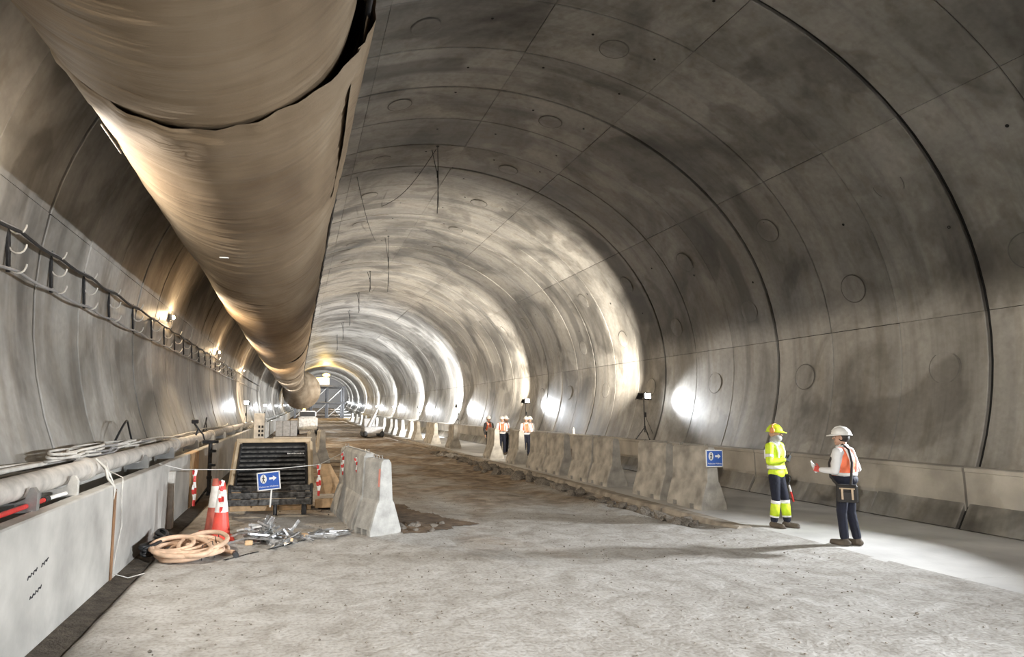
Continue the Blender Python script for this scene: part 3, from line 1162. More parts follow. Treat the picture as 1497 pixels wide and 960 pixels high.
# wire hanging off the pipe
pts = [(-2.44, 9.55, 1.40), (-2.40, 9.5, 1.3), (-2.18, 9.35, 1.22), (-2.17, 9.3, .95), (-2.18, 9.42, .6), (-2.17, 9.15, .3), (-2.15, 9.0, .1), (-2.0, 9.1, .02), (-1.85, 9.3, .02)]
tag(MB().tube(pts, .007, 5).build('hanging_wire', OFFW), 'thin pale wire trailing down the face of the left low wall', 'wire')
tw = tag(empty('tape_scrap', (-2.33, 9.0, 1.15)), 'torn strip of pale tape tied round the pipe, hanging over the left low wall', 'tape')
MB().tube([(-.1, 0, .34), (.02, .02, .22), (.06, -.02, .1), (.13, .05, -.02), (.14, .0, -.16)], [.012, .02, .016, .02, .004], 4).build('strip', OFFW, tw)
MB().tube([(-.1, .03, .34), (.04, .1, .15), (.14, .12, -.08)], [.012, .018, .004], 4).build('strip', OFFW, tw)

# ------------------------------------------------------------------ concrete barriers


def barrier_mesh(L, mat, H_=1.28, seed=0):
    mb = MB()
    prof = [(-.31, 0), (-.31, .10), (-.29, .16), (-.17, .52), (-.135, .58), (-.10, H_ - .06), (-.06, H_), (.06, H_), (.10, H_ - .06), (.135, .58), (.17, .52), (.29, .16), (.31, .10), (.31, 0)]

    # notches (forklift pockets) at the base: sections along the length with raised foot
    def ring(y, lift):
        return [(x, y, max(z, lift)) for x, z in prof]
    ys_ = [0, .03, L * .2, L * .2 + .001, L * .2 + .14, L * .2 + .141, L * .8 - .141, L * .8 - .14, L * .8 - .001, L * .8, L - .03, L]
    lifts = [.0, 0, 0, .1, .1, 0, 0, .1, .1, 0, 0, 0]
    rings = []
    for i, (y, l) in enumerate(zip(ys_, lifts)):
        rg = ring(y, l)
        if i in (0, len(ys_) - 1):
            rg = [(x * .96, y, z if z < .01 else z - .012) for x, _, z in rg]
        rings.append([V(p) + V((noise.noise(V(p) * 3 + V((seed, 0, 0))), 0, noise.noise(V(p) * 4 + V((0, seed, 0))) if p[2] > .2 else 0)) * .006 for p in rg])
    mb.loft(rings, cap=True, sm=False)
    return mb.mesh('concrete_barrier', mat)


def barrier(x, y, L, label, rz=0.0, mat=None, z=.05, group=None, extras=True, H_=1.28):
    dx, dz = off(y)
    t = tag(empty('concrete_barrier', (x + dx, y, z + dz), rz), label, 'barrier', group)
    o = bpy.data.objects.new('body', barrier_mesh(L, mat or CONC_B, H_, seed=rnd.random() * 50))
    link(o, t)
    if extras:
        for yy in (.18, L - .18):
            MB().tube([(-.03, yy, H_ - .01), (-.03, yy, H_ + .05), (.03, yy, H_ + .05), (.03, yy, H_ - .01)], .009, 6).build('lifting_loop', GREYMET, t)
    return t


G1 = 'concrete barriers along the walkway edge'
bl = [(8.46, 12.40, 1.25, 'nearest walkway concrete barrier, with the blue sign on its end', CONC_B),
      (8.46, 13.98, 1.30, 'mottled concrete barrier just behind the one with the blue sign', CONC_B),
      (8.46, 16.62, 1.22, 'walkway concrete barrier with a grey end face, third from the camera', CONC_B),
      (8.43, 17.86, 1.28, 'walkway concrete barrier fourth from the camera, butted to the third', CONC_B),
      (8.44, 19.9, 1.40, 'walkway concrete barrier fifth from the camera, after a narrow gap', CONC_B),
      (8.42, 21.36, 1.5, 'walkway concrete barrier sixth from the camera, butted to the fifth', CONC_B),
      (8.42, 24.2, 1.1, 'tan-lit concrete barrier standing nearest in front of the group of workers', CONC_B),
      (8.30, 27.0, 1.2, 'tan-lit concrete barrier in front of the leftmost worker of the group', CONC_B),
      (8.42, 34.9, 1.3, 'lone tan concrete barrier just left of the group of workers', CONC_B)]
for x, y, L_, lab, mt in bl:
    barrier(x, y, L_, lab, rnd.uniform(-.025, .025), mt, group=G1)
for i, y in enumerate((39.9, 41.5, 45.5, 49.0, 52.5, 56, 60.0, 65, 70, 76, 83, 90, 98, 107)):
    barrier(8.35 + rnd.uniform(-.1, .1), y, 1.5 if y < 60 else 3.0, 'distant walkway concrete barrier, %s beyond the lone tan one' % ORD[i], rnd.uniform(-.05, .05), CONC_B, group=G1, extras=False)
c1 = barrier(1.515, 11.34, .56, 'grey concrete barrier end-on in the middle of the floor, nearest the camera', .40, CONC_B2, 0.0, 'barriers in the middle of the floor', H_=1.26)
c2 = barrier(1.30, 12.02, 2.35, 'grey concrete barrier with tape tails, behind the end-on one mid-floor', .11, CONC_B2, 0.0, 'barriers in the middle of the floor', H_=1.33)
MB().box((-.118, .03, .95), (.006, .05, .30), Matrix.Rotation(.055, 3, 'Y')).build('red_paint_mark', simple('faded_red_paint', (.62, .25, .2), .8), c1)
barrier(.60, 25.0, 1.5, 'tan concrete barrier standing behind the slatted trailer on its right', .05, CONC_B, 0.0, 'barriers behind the trailer')
barrier(1.05, 27.2, 1.5, 'tan concrete barrier half hidden behind the other one past the trailer', .05, CONC_B, 0.0, 'barriers behind the trailer')

# ------------------------------------------------------------------ blue walkway signs


def text_mesh(txt, size, mat, parent, loc, rot, name='lettering'):
    cu = bpy.data.curves.new('txt', 'FONT')
    cu.body = txt
    cu.size = size
    cu.align_x = 'CENTER'
    cu.align_y = 'CENTER'
    cu.extrude = .001
    to = bpy.data.objects.new('txt', cu)
    COL.objects.link(to)
    dg = bpy.context.evaluated_depsgraph_get()
    me = bpy.data.meshes.new_from_object(to.evaluated_get(dg))
    bpy.data.objects.remove(to)
    me.materials.clear()
    me.materials.append(mat)
    return link(bpy.data.objects.new(name, me), parent, loc, rot)


def sign(loc, rz, tilt, label, stake, w=.44, h=.35):
    t = empty('walkway_sign', loc)
    t.rotation_euler = (0, tilt, rz)
    tag(t, label, 'sign')
    MB().cbox((0, 0, 0), (w, .012, h), .004).build('board', WHITE, t)
    mb = MB().cbox((0, -.0075, 0), (w - .045, .004, h - .045), .0015)
    mb.build('blue_panel', BLUE, t)
    # oval with walking figure
    pts = [(-.095 + .062 * math.cos(2 * PI * k / 28), .045 + .085 * math.sin(2 * PI * k / 28)) for k in range(28)]
    MB().prism(pts, -.013, -.0098).build('oval', WHITE, t)
    mb = MB()
    y0 = -.0145
    mb.lathe([(.013, -.001), (.013, .001)], 14, (-.093, y0, .103), rot=Matrix.Rotation(PI / 2, 3, 'X'))
    for a, b_, r in (((-.094, .085), (-.097, .035), .012), ((-.097, .035), (-.075, -.02), .008), ((-.097, .035), (-.118, -.02), .008), ((-.094, .082), (-.068, .045), .006), ((-.094, .082), (-.122, .05), .006)):
        mb.tube([(a[0], y0, a[1]), (b_[0], y0, b_[1])], r * .9, 6)
    mb.build('walking_figure', INK, t)
    MB().prism([(.01, .025), (.085, .025), (.085, -.005), (.155, .045), (.085, .095), (.085, .065), (.01, .065)], -.013, -.0098).build('arrow', WHITE, t)
    text_mesh('Pedestrian Walkway', .044, WHITE, t, (0, -.0105, -.105), (PI / 2, 0, 0))
    for sx in (-1, 1):
        for sz in (-1, 1):
            MB().lathe([(.008, 0), (.008, .004)], 8, (sx * (w / 2 - .016), -.006, sz * (h / 2 - .016)), rot=Matrix.Rotation(PI / 2, 3, 'X')).build('screw', GREYMET, t)
    if stake:
        MB().cbox((.02, .012, -h / 2 - .13), (.03, .012, .40), .003, Matrix.Rotation(.16, 3, 'Y')).build('stake', WHITE, t)
    else:
        for sx in (-.1, .1):
            MB().box((sx, .03, h / 2 - .03), (.02, .06, .02)).build('clip', GREYMET, t)
    return t


sign((-.50, 13.45, .725), -.06, -.10, 'blue pedestrian walkway sign on a white stake before the slatted trailer', True)
sign((8.47, 12.33, 1.10), .14, .02, 'blue pedestrian walkway sign fixed to the end of the nearest walkway barrier', False)

# ------------------------------------------------------------------ slatted trailer
tr = tag(empty('equipment_trailer', (-.47, 13.95, 0), -.02), 'trailer with a leaning black slatted tailgate inside a tan steel frame', 'trailer')
q = math.atan2(.75, 1.0)
lean = Matrix.Rotation(-.62, 3, 'X')
W2 = .80
# tailgate plane: point at height z -> y
def ty(z): return .05 + (z - .58) * .62 / .86
for sx in (-1, 1):
    MB().tube([(sx * W2 * 1.0, ty(.58), .52), (sx * W2 * .93, ty(1.42), 1.42)], .055, 4, sm=False).build('frame_post', TANSTEEL, tr)
    MB().tube([(sx * (W2 - .10), ty(.60) - .02, .58), (sx * (W2 - .135), ty(1.38) - .02, 1.37)], .032, 4, sm=False).build('tailgate_stile', BLKMET, tr)
MB().cbox((0, ty(1.44) + .02, 1.45), (W2 * 1.92, .16, .085), .012).build('top_beam', TANSTEEL, tr)
MB().cbox((.38, ty(1.44) + .02, 1.505), (.8, .14, .03), .01).build('sacking', simple('sandy_sack', (.55, .45, .33), .9, var=.2), tr)
ns = 9
for k in range(ns):
    z = .62 + k * (.78 / ns)
    MB().cbox((0, ty(z), z), ((W2 - .13) * 2, .06, .034), .006, Matrix.Rotation(.35, 3, 'X')).build('slat', SLATM, tr)
mb = MB()
vs = [(-W2 + .12, ty(.58) + .10, .56), (W2 - .12, ty(.58) + .10, .56), (W2 - .14, ty(1.4) + .10, 1.4), (-W2 + .14, ty(1.4) + .10, 1.4)]
mb.add(vs + [(x, y + .02, z) for x, y, z in vs], [(0, 1, 2, 3), (7, 6, 5, 4), (0, 4, 5, 1), (1, 5, 6, 2), (2, 6, 7, 3), (3, 7, 4, 0)])
mb.build('back_sheet', BLACK, tr)
mb = MB()
for k in range(11):
    mb.box((.30 + k * .032, ty(1.19) - .03, 1.185), (.022, .004, .018 if k % 4 else .026))
mb.build('worn_lettering', WHITE, tr)
for k, (z, yy_, hh) in enumerate(((.53, -.02, .12), (.40, -.09, .12), (.27, -.12, .12))):
    MB().cbox((0, yy_, z), (W2 * 2 + .02, .05, hh), .012, Matrix.Rotation(.25, 3, 'X')).build('lower_plank', SLATM, tr)
for sx in (-1, 1):
    MB().cbox((sx * (W2 + .0), .02, .40), (.06, .16, .42), .01).build('side_bracket', BLKMET, tr)
    MB().cbox((sx * (W2 - .02), 1.6, .62), (.07, 2.2, .14), .012).build('chassis_rail', TANSTEEL, tr)
    MB().cbox((sx * (W2 - .03), 1.75, .98), (.05, 1.9, .56), .012).build('side_panel', TANSTEEL, tr)
    w = MB().lathe([(.10, -.09), (.25, -.09), (.275, -.06), (.275, .06), (.25, .09), (.10, .09)], 24, rot=Matrix.Rotation(PI / 2, 3, 'Y')).build('wheel', BLACK, tr, (sx * (W2 - .22), 1.1, .275))
    MB().lathe([(.10, -.10), (.10, .10)], 14, rot=Matrix.Rotation(PI / 2, 3, 'Y')).build('hub', GREYMET, w)
MB().cbox((0, .1, .13), (W2 * 2.0, .09, .10), .01).build('timber_chock', TIMBER, tr)
MB().tube([(-W2 * .8, 1.1, .30), (W2 * .8, 1.1, .30)], .035, 8).build('axle', BLKMET, tr)
MB().tube([(.10, -.1, .22), (.10, -.16, .12), (.10, -.16, .02)], .04, 8).build('jockey_leg', BLKMET, tr)
MB().cbox((W2 - .14, .0, .14), (.10, .10, .28), .01).build('support_leg', BLKMET, tr)
MB().tube([(-W2 + .05, -.12, .60), (-W2 + .15, -.18, .55), (-W2 + .35, -.13, .54)], .018, 6).build('latch_bar', BLKMET, tr)

# plywood and boards to the right of the trailer
o = MB().prism([(-.12, 0), (.46, 0), (.12, .62), (-.12, .62)], -.015, .015).build('plywood_offcut', TIMBER, None, (.62, 14.55, .32), (-.15, 0, .05))
tag(o, 'triangular plywood offcut leaning beside the slatted trailer', 'plywood')
o = MB().cbox((0, 0, 0), (.60, .08, .18), .006).build('timber_board', TIMBER, None, (.72, 14.3, .16))
tag(o, 'short pale timber board standing on edge under the plywood offcut', 'board')
o = MB().cbox((0, 0, 0), (.5, .5, .16), .01).build('dark_pallet_block', BLKMET, None, (.74, 14.75, .09))
tag(o, 'dark low block under the plywood beside the trailer', 'block')

# steel prop
t = tag(empty('steel_prop', (-1.84, 15.4, 0)), 'black steel prop with splayed feet beside the left low wall', 'prop')
MB().tube([(0, 0, .25), (0, 0, 1.42)], .045, 10).build('post', BLKMET, t)
for k in range(3):
    a = k * 2 * PI / 3 + .9
    MB().tube([(0, 0, .45), (.17 * math.cos(a), .17 * math.sin(a), .2), (.32 * math.cos(a), .32 * math.sin(a), .025)], .025, 6).build('foot', BLKMET, t)
MB().cbox((0, 0, 1.40), (.34, .10, .07), .01).build('head_plate', BLKMET, t)
for z in (.9, 1.2):
    MB().cbox((.05, -.02, z), (.16, .1, .06), .01).build('clamp', BLKMET, t)
MB().tube([(0, 0, .6), (.0, 0, .66)], .06, 10).build('collar', BLKMET, t)

# control cabinet and small box behind the trailer
t = tag(empty('control_cabinet', (-1.05, 20.0, 0)), 'tall pale control cabinet standing behind the slatted trailer', 'cabinet')
MB().cbox((0, 0, .55), (.48, .45, 1.1), .012).build('plinth_box', CABLE_G, t)
MB().cbox((-.0, 0, 1.55), (.30, .32, .90), .012).build('tower', OFFW, t)
for k in range(3):
    for j in range(2):
        MB().cbox((.0 + j * .09, -.165, 1.62 - k * .12), (.055, .012, .07), .004).build('vent', BLACK, t)
t = tag(empty('clamp_camera', (-2.45, 17.5, 1.47)), 'dark clamp-on device perched on the left pipe', 'device')
MB().tube([(0, 0, 0), (.05, 0, .16), (-.05, 0, .30)], .025, 6).build('arm', BLKMET, t)
MB().cbox((-.03, 0, .34), (.16, .12, .10), .015).build('head', DARKC, t)
MB().tube([(.05, 0, .16), (.16, .05, .02), (.22, .05, -.16)], .02, 6).build('brace', BLKMET, t)

# ------------------------------------------------------------------ cones
def cone(x, y, rz, red, slv, label, h=.92):
    t = tag(empty('traffic_cone', (x, y, fh(x, y)), rz), label, 'cone', 'traffic cones')
    MB().cbox((0, 0, .03), (.40, .40, .06), .02).build('base', red, t)
    r0, r1 = .155, .045
    def rr(z): return r0 + (r1 - r0) * (z - .05) / (h - .05)
    MB().lathe([(rr(.05) + .02, .05), (rr(.08), .08), (rr(.45), .45)], 28).build('lower_body', red, t)
    MB().lathe([(rr(.45) + .004, .45), (rr(.80) + .004, .80)], 28).build('white_sleeve', slv, t)
    MB().lathe([(rr(.80), .80), (rr(h), h), (rr(h) - .015, h), (rr(h) - .02, h - .03)], 28).build('tip', red, t)
    return t


k1 = cone(-1.16, 11.50, .2, CONERED, WHITE, 'clean red and white traffic cone in front, next to the hose coil')
k2 = cone(-1.33, 12.05, .5, CONEOLD, OFFW, 'dirty traffic cone just behind the clean one')


# ------------------------------------------------------------------ rope and tape tails
rp_pts = [V((-2.30, 12.3, 1.17)), V((-1.9, 12.35, 1.06)), V((-1.05, 12.5, 1.03)), V((-.3, 12.7, 1.02)), V((.45, 12.95, 1.06)), V((.90, 13.6, 1.22)), V((1.06, 14.1, 1.35)), V((1.18, 13.2, 1.345)), V((1.27, 12.3, 1.35)), V((1.42, 11.7, 1.30))]
tag(MB().tube(rp_pts, .007, 5).build('barrier_rope', WHITE), 'thin white rope strung from the left low wall to the middle barriers', 'rope')


def tape_tail(p, L, label, w=.045, lean=0.0, fold=True):
    t = tag(empty('tape_tail', p), label, 'tape', 'red and white warning tape tails')
    for s_ in ((-1, 1) if fold else (1,)):
        mb = MB()
        n = 12
        vs = []
        for i in range(n + 1):
            z = -L * (1 if s_ > 0 else .82) * i / n
            tw_ = .6 * math.sin(i * .5 + s_)
            x = s_ * .012 + lean * i / n + .012 * math.sin(i * .8 + s_ * 2)
            c, s2 = math.cos(tw_) * w / 2, math.sin(tw_) * w / 2
            vs += [(x - c, -.008 * s_ - s2, z), (x + c, -.008 * s_ + s2, z)]
        m2 = len(vs)
        vs2 = vs + [(x, y + .002, z) for x, y, z in vs]
        for i in range(n):
            mb.add([vs2[2 * i], vs2[2 * i + 1], vs2[2 * i + 3], vs2[2 * i + 2], vs2[m2 + 2 * i], vs2[m2 + 2 * i + 1], vs2[m2 + 2 * i + 3], vs2[m2 + 2 * i + 2]],
                   [(0, 1, 2, 3), (7, 6, 5, 4), (0, 4, 5, 1), (1, 5, 6, 2), (3, 2, 6, 7), (3, 7, 4, 0)], (i // 2 + (s_ > 0)) % 2)
        mb.build('strip', [RED, WHITE], t)
    MB().ell((0, 0, 0), (.018, .018, .018), nu=8, nv=6).build('knot', WHITE, t)
    return t


tape_tail((-2.27, 12.3, 1.14), .60, 'red and white tape tail on the rope end at the left low wall')
tape_tail((-1.72, 12.38, 1.05), .62, 'red and white tape tail on the rope, second from the left wall')
tape_tail((.44, 12.93, 1.06), .58, 'red and white tape tail on the rope right of the slatted trailer')
tape_tail((-1.16, 11.40, .95), .5, 'white tape tail hanging from the top of the front traffic cone', .05)
tape_tail((.96, 13.9, 1.22), .45, 'tape tail at the far edge of the middle barriers')
tape_tail((1.11, 12.55, 1.20), .40, 'red and white tape tail on the side of the middle barriers', .04, .05)

# ------------------------------------------------------------------ hose coil
pts = []
N = 520
for k in range(N):
    u = k / N
    a = u * 2 * PI * 9.3
    lobe = .5 + .5 * math.sin(u * 23)
    rx = .30 + .13 * noise.noise(V((u * 9, 1, 0))) + .10 * math.sin(u * 40) * .4 + .05
    ry = .36 + .12 * noise.noise(V((u * 9, 5, 0)))
    cx = -1.48 + .10 * math.sin(u * 31) + .17 * math.cos(u * 13)
    cy = 10.25 + .14 * math.cos(u * 27)
    z = .035 + .22 * abs(math.sin(u * 10.5)) * (.75 + .25 * math.sin(a))
    pts.append((cx + rx * math.cos(a), cy + ry * math.sin(a), z))
pts += [(-1.0, 10.35, .05), (-.85, 10.3, .035), (-.82, 10.2, .035)]
t = tag(empty('coiled_hose', (0, 0, 0)), 'tan hose lying in a loose coil on the floor by the cones', 'hose')
MB().tube(pts, .033, 10).build('hose', HOSE, t)
MB().tube([(-.82, 10.2, .035), (-.80, 10.1, .035)], .042, 10).build('end_coupling', BLKMET, t)
for k in range(3):
    MB().tube([(-1.25 + .02 * k, 10.0 + .35 * k, .0), (-1.25, 10.03 + .35 * k, .2), (-1.12, 10.05 + .35 * k, .25), (-1.08, 10.05 + .35 * k, .02)], .008, 5).build('tie', BLACK, t)
for k in range(3):
    pts = []
    for i in range(60):
        a = i * .42 + k
        pts.append((-1.98 + .10 * math.cos(a) + .02 * k, 10.6 + .5 * math.sin(a * .5) + .12 * math.sin(a), .05 + .16 * abs(math.sin(i * .09 + k)) + .02 * k))
    tag(MB().tube(pts, .024, 7).build('black_hose', BLACK), 'black hose in the dark tangle between the low wall and the tan coil', 'hose', 'black hoses beside the tan coil')

# ------------------------------------------------------------------ scrap heap
G = 'metal strips in the scrap heap'
sm = []
for k in range(4):
    mb = MB()
    L_ = (.42, .6, .34, .5)[k]
    mb.add(*(lambda w, h: ([(-L_ / 2, -w, 0), (L_ / 2, -w, 0), (L_ / 2, w, 0), (-L_ / 2, w, 0), (-L_ / 2, -w, .004), (L_ / 2, -w, .004), (L_ / 2, w, .004), (-L_ / 2, w, .004),
                             ], [(3, 2, 1, 0), (4, 5, 6, 7), (0, 1, 5, 4), (1, 2, 6, 5), (2, 3, 7, 6), (3, 0, 4, 7)]))((.022, .028, .035, .018)[k], .02))
    mb.box((0, (.022, .028, .035, .018)[k], .012), (L_, .004, .03))
    sm.append(mb.mesh('metal_strip', STRIPM))
for k in range(64):
    o = bpy.data.objects.new('metal_strip', sm[k % 4])
    rr_ = abs(rnd.gauss(0, .26))
    a = rnd.random() * 2 * PI
    x = -.42 + rr_ * math.cos(a) * 1.25
    y = 11.25 + rr_ * math.sin(a) * .9
    h = max(.0, .26 * (1 - rr_ / .6)) * rnd.random()
    link(o, None, (x, y, .03 + h + fh(x, y)), (rnd.uniform(-.6, .6), rnd.uniform(-.5, .25) if k % 6 else rnd.uniform(-1.1, -.7), rnd.random() * 6.28))
    tag(o, 'bright metal strip in the scrap heap beside the cones', 'scrap', G)
for k in range(12):
    o = bpy.data.objects.new('metal_strip', sm[k % 4])
    link(o, None, (.45 + rnd.uniform(-.15, .38), 11.55 + rnd.uniform(-.2, .25), .025), (0, rnd.uniform(-.08, .08), .6 + rnd.uniform(-.5, .5)))
    tag(o, 'metal strip lying between the scrap heap and the middle barriers', 'scrap', 'strips between heap and barrier')
for k, (x, y, s_) in enumerate(((-.68, 10.98, .12), (-.08, 11.02, .13), (-.55, 11.62, .10), (.18, 11.42, .11), (-.25, 11.6, .12))):
    o = MB().cbox((0, 0, 0), (s_, s_ * .8, s_ * .6), .012).build('timber_block', TIMBER if k != 2 else CONC_B, None, (x, y, s_ * .33 + fh(x, y)), (0, 0, k * .7))
    tag(o, 'small timber block, %s of those around the scrap heap from the front' % ORD[k], 'block', 'blocks in the scrap heap')
# dark slab joint on the floor, ragged strip of sealant
mb = MB()
p0, p1 = V((-.95, 9.98, 0)), V((.95, 12.05, 0))
n = 30
for i in range(n):
    if i in (7, 8, 15, 21):
        continue
    a = p0.lerp(p1, i / n)
    b_ = p0.lerp(p1, (i + .95) / n)
    w = .014 + .012 * rnd.random()
    za, zb = fh(a.x, a.y) + .004, fh(b_.x, b_.y) + .004
    mb.add([(a.x - w, a.y + w, za), (a.x + w, a.y - w, za), (b_.x + w, b_.y - w, zb), (b_.x - w, b_.y + w, zb), (a.x, a.y, za + .006), (b_.x, b_.y, zb + .006)],
           [(0, 4, 5, 3), (4, 1, 2, 5)])
mb.build('joint_sealant', GROUT, floor)

# ------------------------------------------------------------------ rubble
rocks = []
for k in range(8):
    bm = bmesh.new()
    bmesh.ops.create_icosphere(bm, subdivisions=1, radius=1.0)
    sc = V((1, rnd.uniform(.6, .95), rnd.uniform(.45, .75)))
    for v in bm.verts:
        d = 1 + .45 * noise.noise(v.co * 1.3 + V((k * 7.1, 0, 0)))
        v.co = V((v.co.x * sc.x, v.co.y * sc.y, v.co.z * sc.z)) * d
    me = bpy.data.meshes.new('rubble_stone')
    bm.to_mesh(me)
    bm.free()
    me.materials.append(ROCK)
    rocks.append(me)


def rock(x, y, s_, label, group, z=None):
    o = bpy.data.objects.new('rubble_stone', rnd.choice(rocks))
    link(o, None, (x, y, (fh(x, y) if z is None else z) + s_ * .25), (rnd.uniform(-.4, .4), rnd.uniform(-.4, .4), rnd.random() * 6.28))
    o.scale = (s_, s_, s_)
    tag(o, label, 'stone', group)


for k in range(190):
    y = 11.2 + 20 * rnd.random() ** 1.3
    x = 7.10 + rnd.gauss(0, .22) - .15 * (y > 16)
    if x > 7.42:
        x = 7.42 - rnd.random() * .2
    rock(x, y, rnd.uniform(.06, .19) + .05 * (y > 16), 'broken stone in the rubble trench along the walkway kerb', 'rubble along the kerb')
for k in range(60):
    y = 20 + 12 * rnd.random()
    rock(6.75 + rnd.gauss(0, .25), y, rnd.uniform(.07, .2), 'stone in the high rubble bank where the kerb passes the workers', 'rubble bank by the workers')
for k in range(18):
    rock(2.0 + rnd.gauss(0, .28), 11.75 + rnd.gauss(0, .3), rnd.uniform(.03, .10), 'dark stone in the earth heap right of the middle barriers', 'stones behind the middle barriers')
mb = MB()
for k in range(1500):
    y = 4.5 + 14 * rnd.random() ** 1.6
    x = rnd.uniform(-1.7, 7.4)
    if noise.noise(V((x * .6, y * .6, 9))) < -.05 and rnd.random() < .8:
        continue
    s_ = rnd.uniform(.005, .016) * (1.6 if rnd.random() < .06 else 1)
    z = fh(x, y)
    c = V((x, y, z + s_ * .3))
    a = rnd.random() * 3
    vs = [c + V((s_ * math.cos(a + i * PI / 2) * rnd.uniform(.7, 1.3), s_ * math.sin(a + i * PI / 2) * rnd.uniform(.7, 1.3), 0)) for i in range(4)] + [c + V((0, 0, s_ * .8)), c - V((0, 0, s_ * .6))]
    mb.add(vs, [(0, 1, 4), (1, 2, 4), (2, 3, 4), (3, 0, 4), (1, 0, 5), (2, 1, 5), (3, 2, 5), (0, 3, 5)])
tag(mb.build('floor_grit', ROCK, fix=False), 'loose grit and pebbles strewn over the dusty floor', 'grit', kind='stuff')

# ------------------------------------------------------------------ hanging wires at the crown
wires = [(3.96, 18.64, 2.1, 'pair of dark wires hanging from the near crown of the tunnel'),
         (3.90, 29.2, 2.6, 'pair of dark wires hanging from the crown in mid distance'),
         (3.9, 37, 1.2, 'third wire dropper hanging from the crown'), (3.9, 44, 1.4, 'fourth wire dropper hanging from the crown'),
         (3.9, 52, 1.3, 'fifth wire dropper hanging from the crown'), (3.9, 60, 1.6, 'sixth wire dropper hanging from the crown'),
         (3.9, 70, 1.8, 'seventh wire dropper hanging from the crown')]
for x, y, L_, lab in wires:
    dx, dz = off(y)
    zc = sec(94).z
    t = tag(empty('hanging_wires', (x + dx, y, zc + dz)), lab, 'wire', 'wires hanging from the crown')
    th = .012 if y < 35 else .02
    MB().tube([(0, 0, 0), (.03, .05, -L_ * .5), (-.01, .02, -L_)], th, 5).build('wire', BLACK, t)
    MB().tube([(-.12, .3, .02), (.0, .05, -L_ * .42), (.06, .1, -L_ * .9)], th * .8, 5).build('wire', BLACK, t)
    MB().cbox((.0, .03, -L_ * .42), (.04, .04, .22), .008).build('clamp', BLACK, t)
    MB().lathe([(.05, 0), (.05, -.03)], 10).build('anchor', BLKMET, t)
for i, (xa, ya, xb, yb) in enumerate(((1.72, 20.7, 3.4, 30.0), (3.96, 18.8, 3.0, 24.5))):
    pts = []
    for k in range(13):
        u = k / 12
        x, y = xa + (xb - xa) * u, ya + (yb - ya) * u
        d = 135.0
        while sec(d).x < x:
            d -= .5
        pts.append((x, y, sec(d).z - .03 - .35 * math.sin(PI * u)))
    tag(MB().tube(pts, .011, 5).build('slack_wire', BLACK), ('slack dark wire strung under the crown right of the duct', 'slack dark wire running from the near crown wires toward the duct')[i], 'wire')

# ------------------------------------------------------------------ distant plant
def off_loc(x, y, z):
    dx, dz = off(y)
    return (x + dx, y, z + dz)


t = tag(empty('drill_rig', off_loc(5.9, 53.0, 0)), 'distant machine with a raised slanting boom at the walkway edge', 'machine')
MB().cbox((0, 0, .55), (1.5, 2.4, .5), .06).build('chassis', CABLE_G, t)
for sx in (-1, 1):
    MB().cbox((sx * .65, 0, .25), (.35, 2.6, .5), .12).build('track', BLACK, t)
MB().cbox((-.25, .5, 1.1), (.9, 1.1, .7), .08).build('engine_housing', CABLE_G, t)
MB().tube([(-.4, -.9, .8), (.0, -1.0, 1.6), (.45, -1.0, 2.5)], [.14, .12, .07], 8).build('boom', CABLE_G, t)
MB().tube([(-.1, -.8, .9), (.2, -.95, 1.7)], .05, 8).build('ram', GREYMET, t)

t = tag(empty('concrete_block_wall', off_loc(-.8, 56, 0)), 'grey block structure far off on the left below the duct', 'blocks')
for k in range(3):
    MB().cbox((-.6 + .58 * k, 0, .625), (.56, .8, 1.25), .03).build('block', CABLE_G, t)
t = tag(empty('site_van', off_loc(.9, 60, 0)), 'small distant site vehicle with an orange lamp on the haul road', 'vehicle')
MB().cbox((0, 0, .95), (1.7, 3.6, 1.1), .12).build('body', OFFW, t)
MB().cbox((0, .4, 1.75), (1.5, 2.2, .6), .15).build('cab', WHITE, t)
MB().cbox((0, -.72, 1.75), (1.3, .03, .4), .01).build('windscreen', BLACK, t)
MB().ell((-.3, -.3, 2.15), (.12, .12, .12), nu=10, nv=8).build('lamp', E_YEL, t)
for sx in (-1, 1):
    for sy in (-1, 1):
        MB().lathe([(.36, -.12), (.36, .12)], 18, rot=Matrix.Rotation(PI / 2, 3, 'Y')).build('wheel', BLACK, t, (sx * .8, sy * 1.15, .36))
t = tag(empty('backup_gantry', off_loc(3.2, 128, 0)), 'dark steel gantry with an amber lamp across the far end of the tunnel', 'gantry')
for x in (-4.5, -1.5, 1.5, 4.5):
    for y in (0, 6):
        MB().cbox((x, y, 3), (.4, .4, 6), .04).build('column', BLKMET, t)
for z in (2.9, 6.0):
    MB().cbox((0, 3, z), (10, 7, .3), .04).build('deck', BLKMET, t)
for k in range(3):
    MB().tube([(-4.5 + 3 * k, 0, 0.2), (-1.5 + 3 * k, 0, 2.9)], .12, 6).build('brace', GREYMET, t)
    MB().tube([(-4.5 + 3 * k, 0, 3.0), (-1.5 + 3 * k, 0, 5.9)], .12, 6).build('brace', GREYMET, t)
MB().cbox((0.5, -.2, 7.0), (2.6, .6, 1.4), .1).build('cabin', OFFW, t)
MB().ell((1.2, -.4, 8.2), (.7, .4, .35), nu=12, nv=8).build('amber_lamp', E_YEL, t)
lamp_obj('amber_light', 'POINT', 2500, (1, .65, .15), t, (1.2, -.9, 8.3), (0, -1, 0), shadow_soft_size=.4)

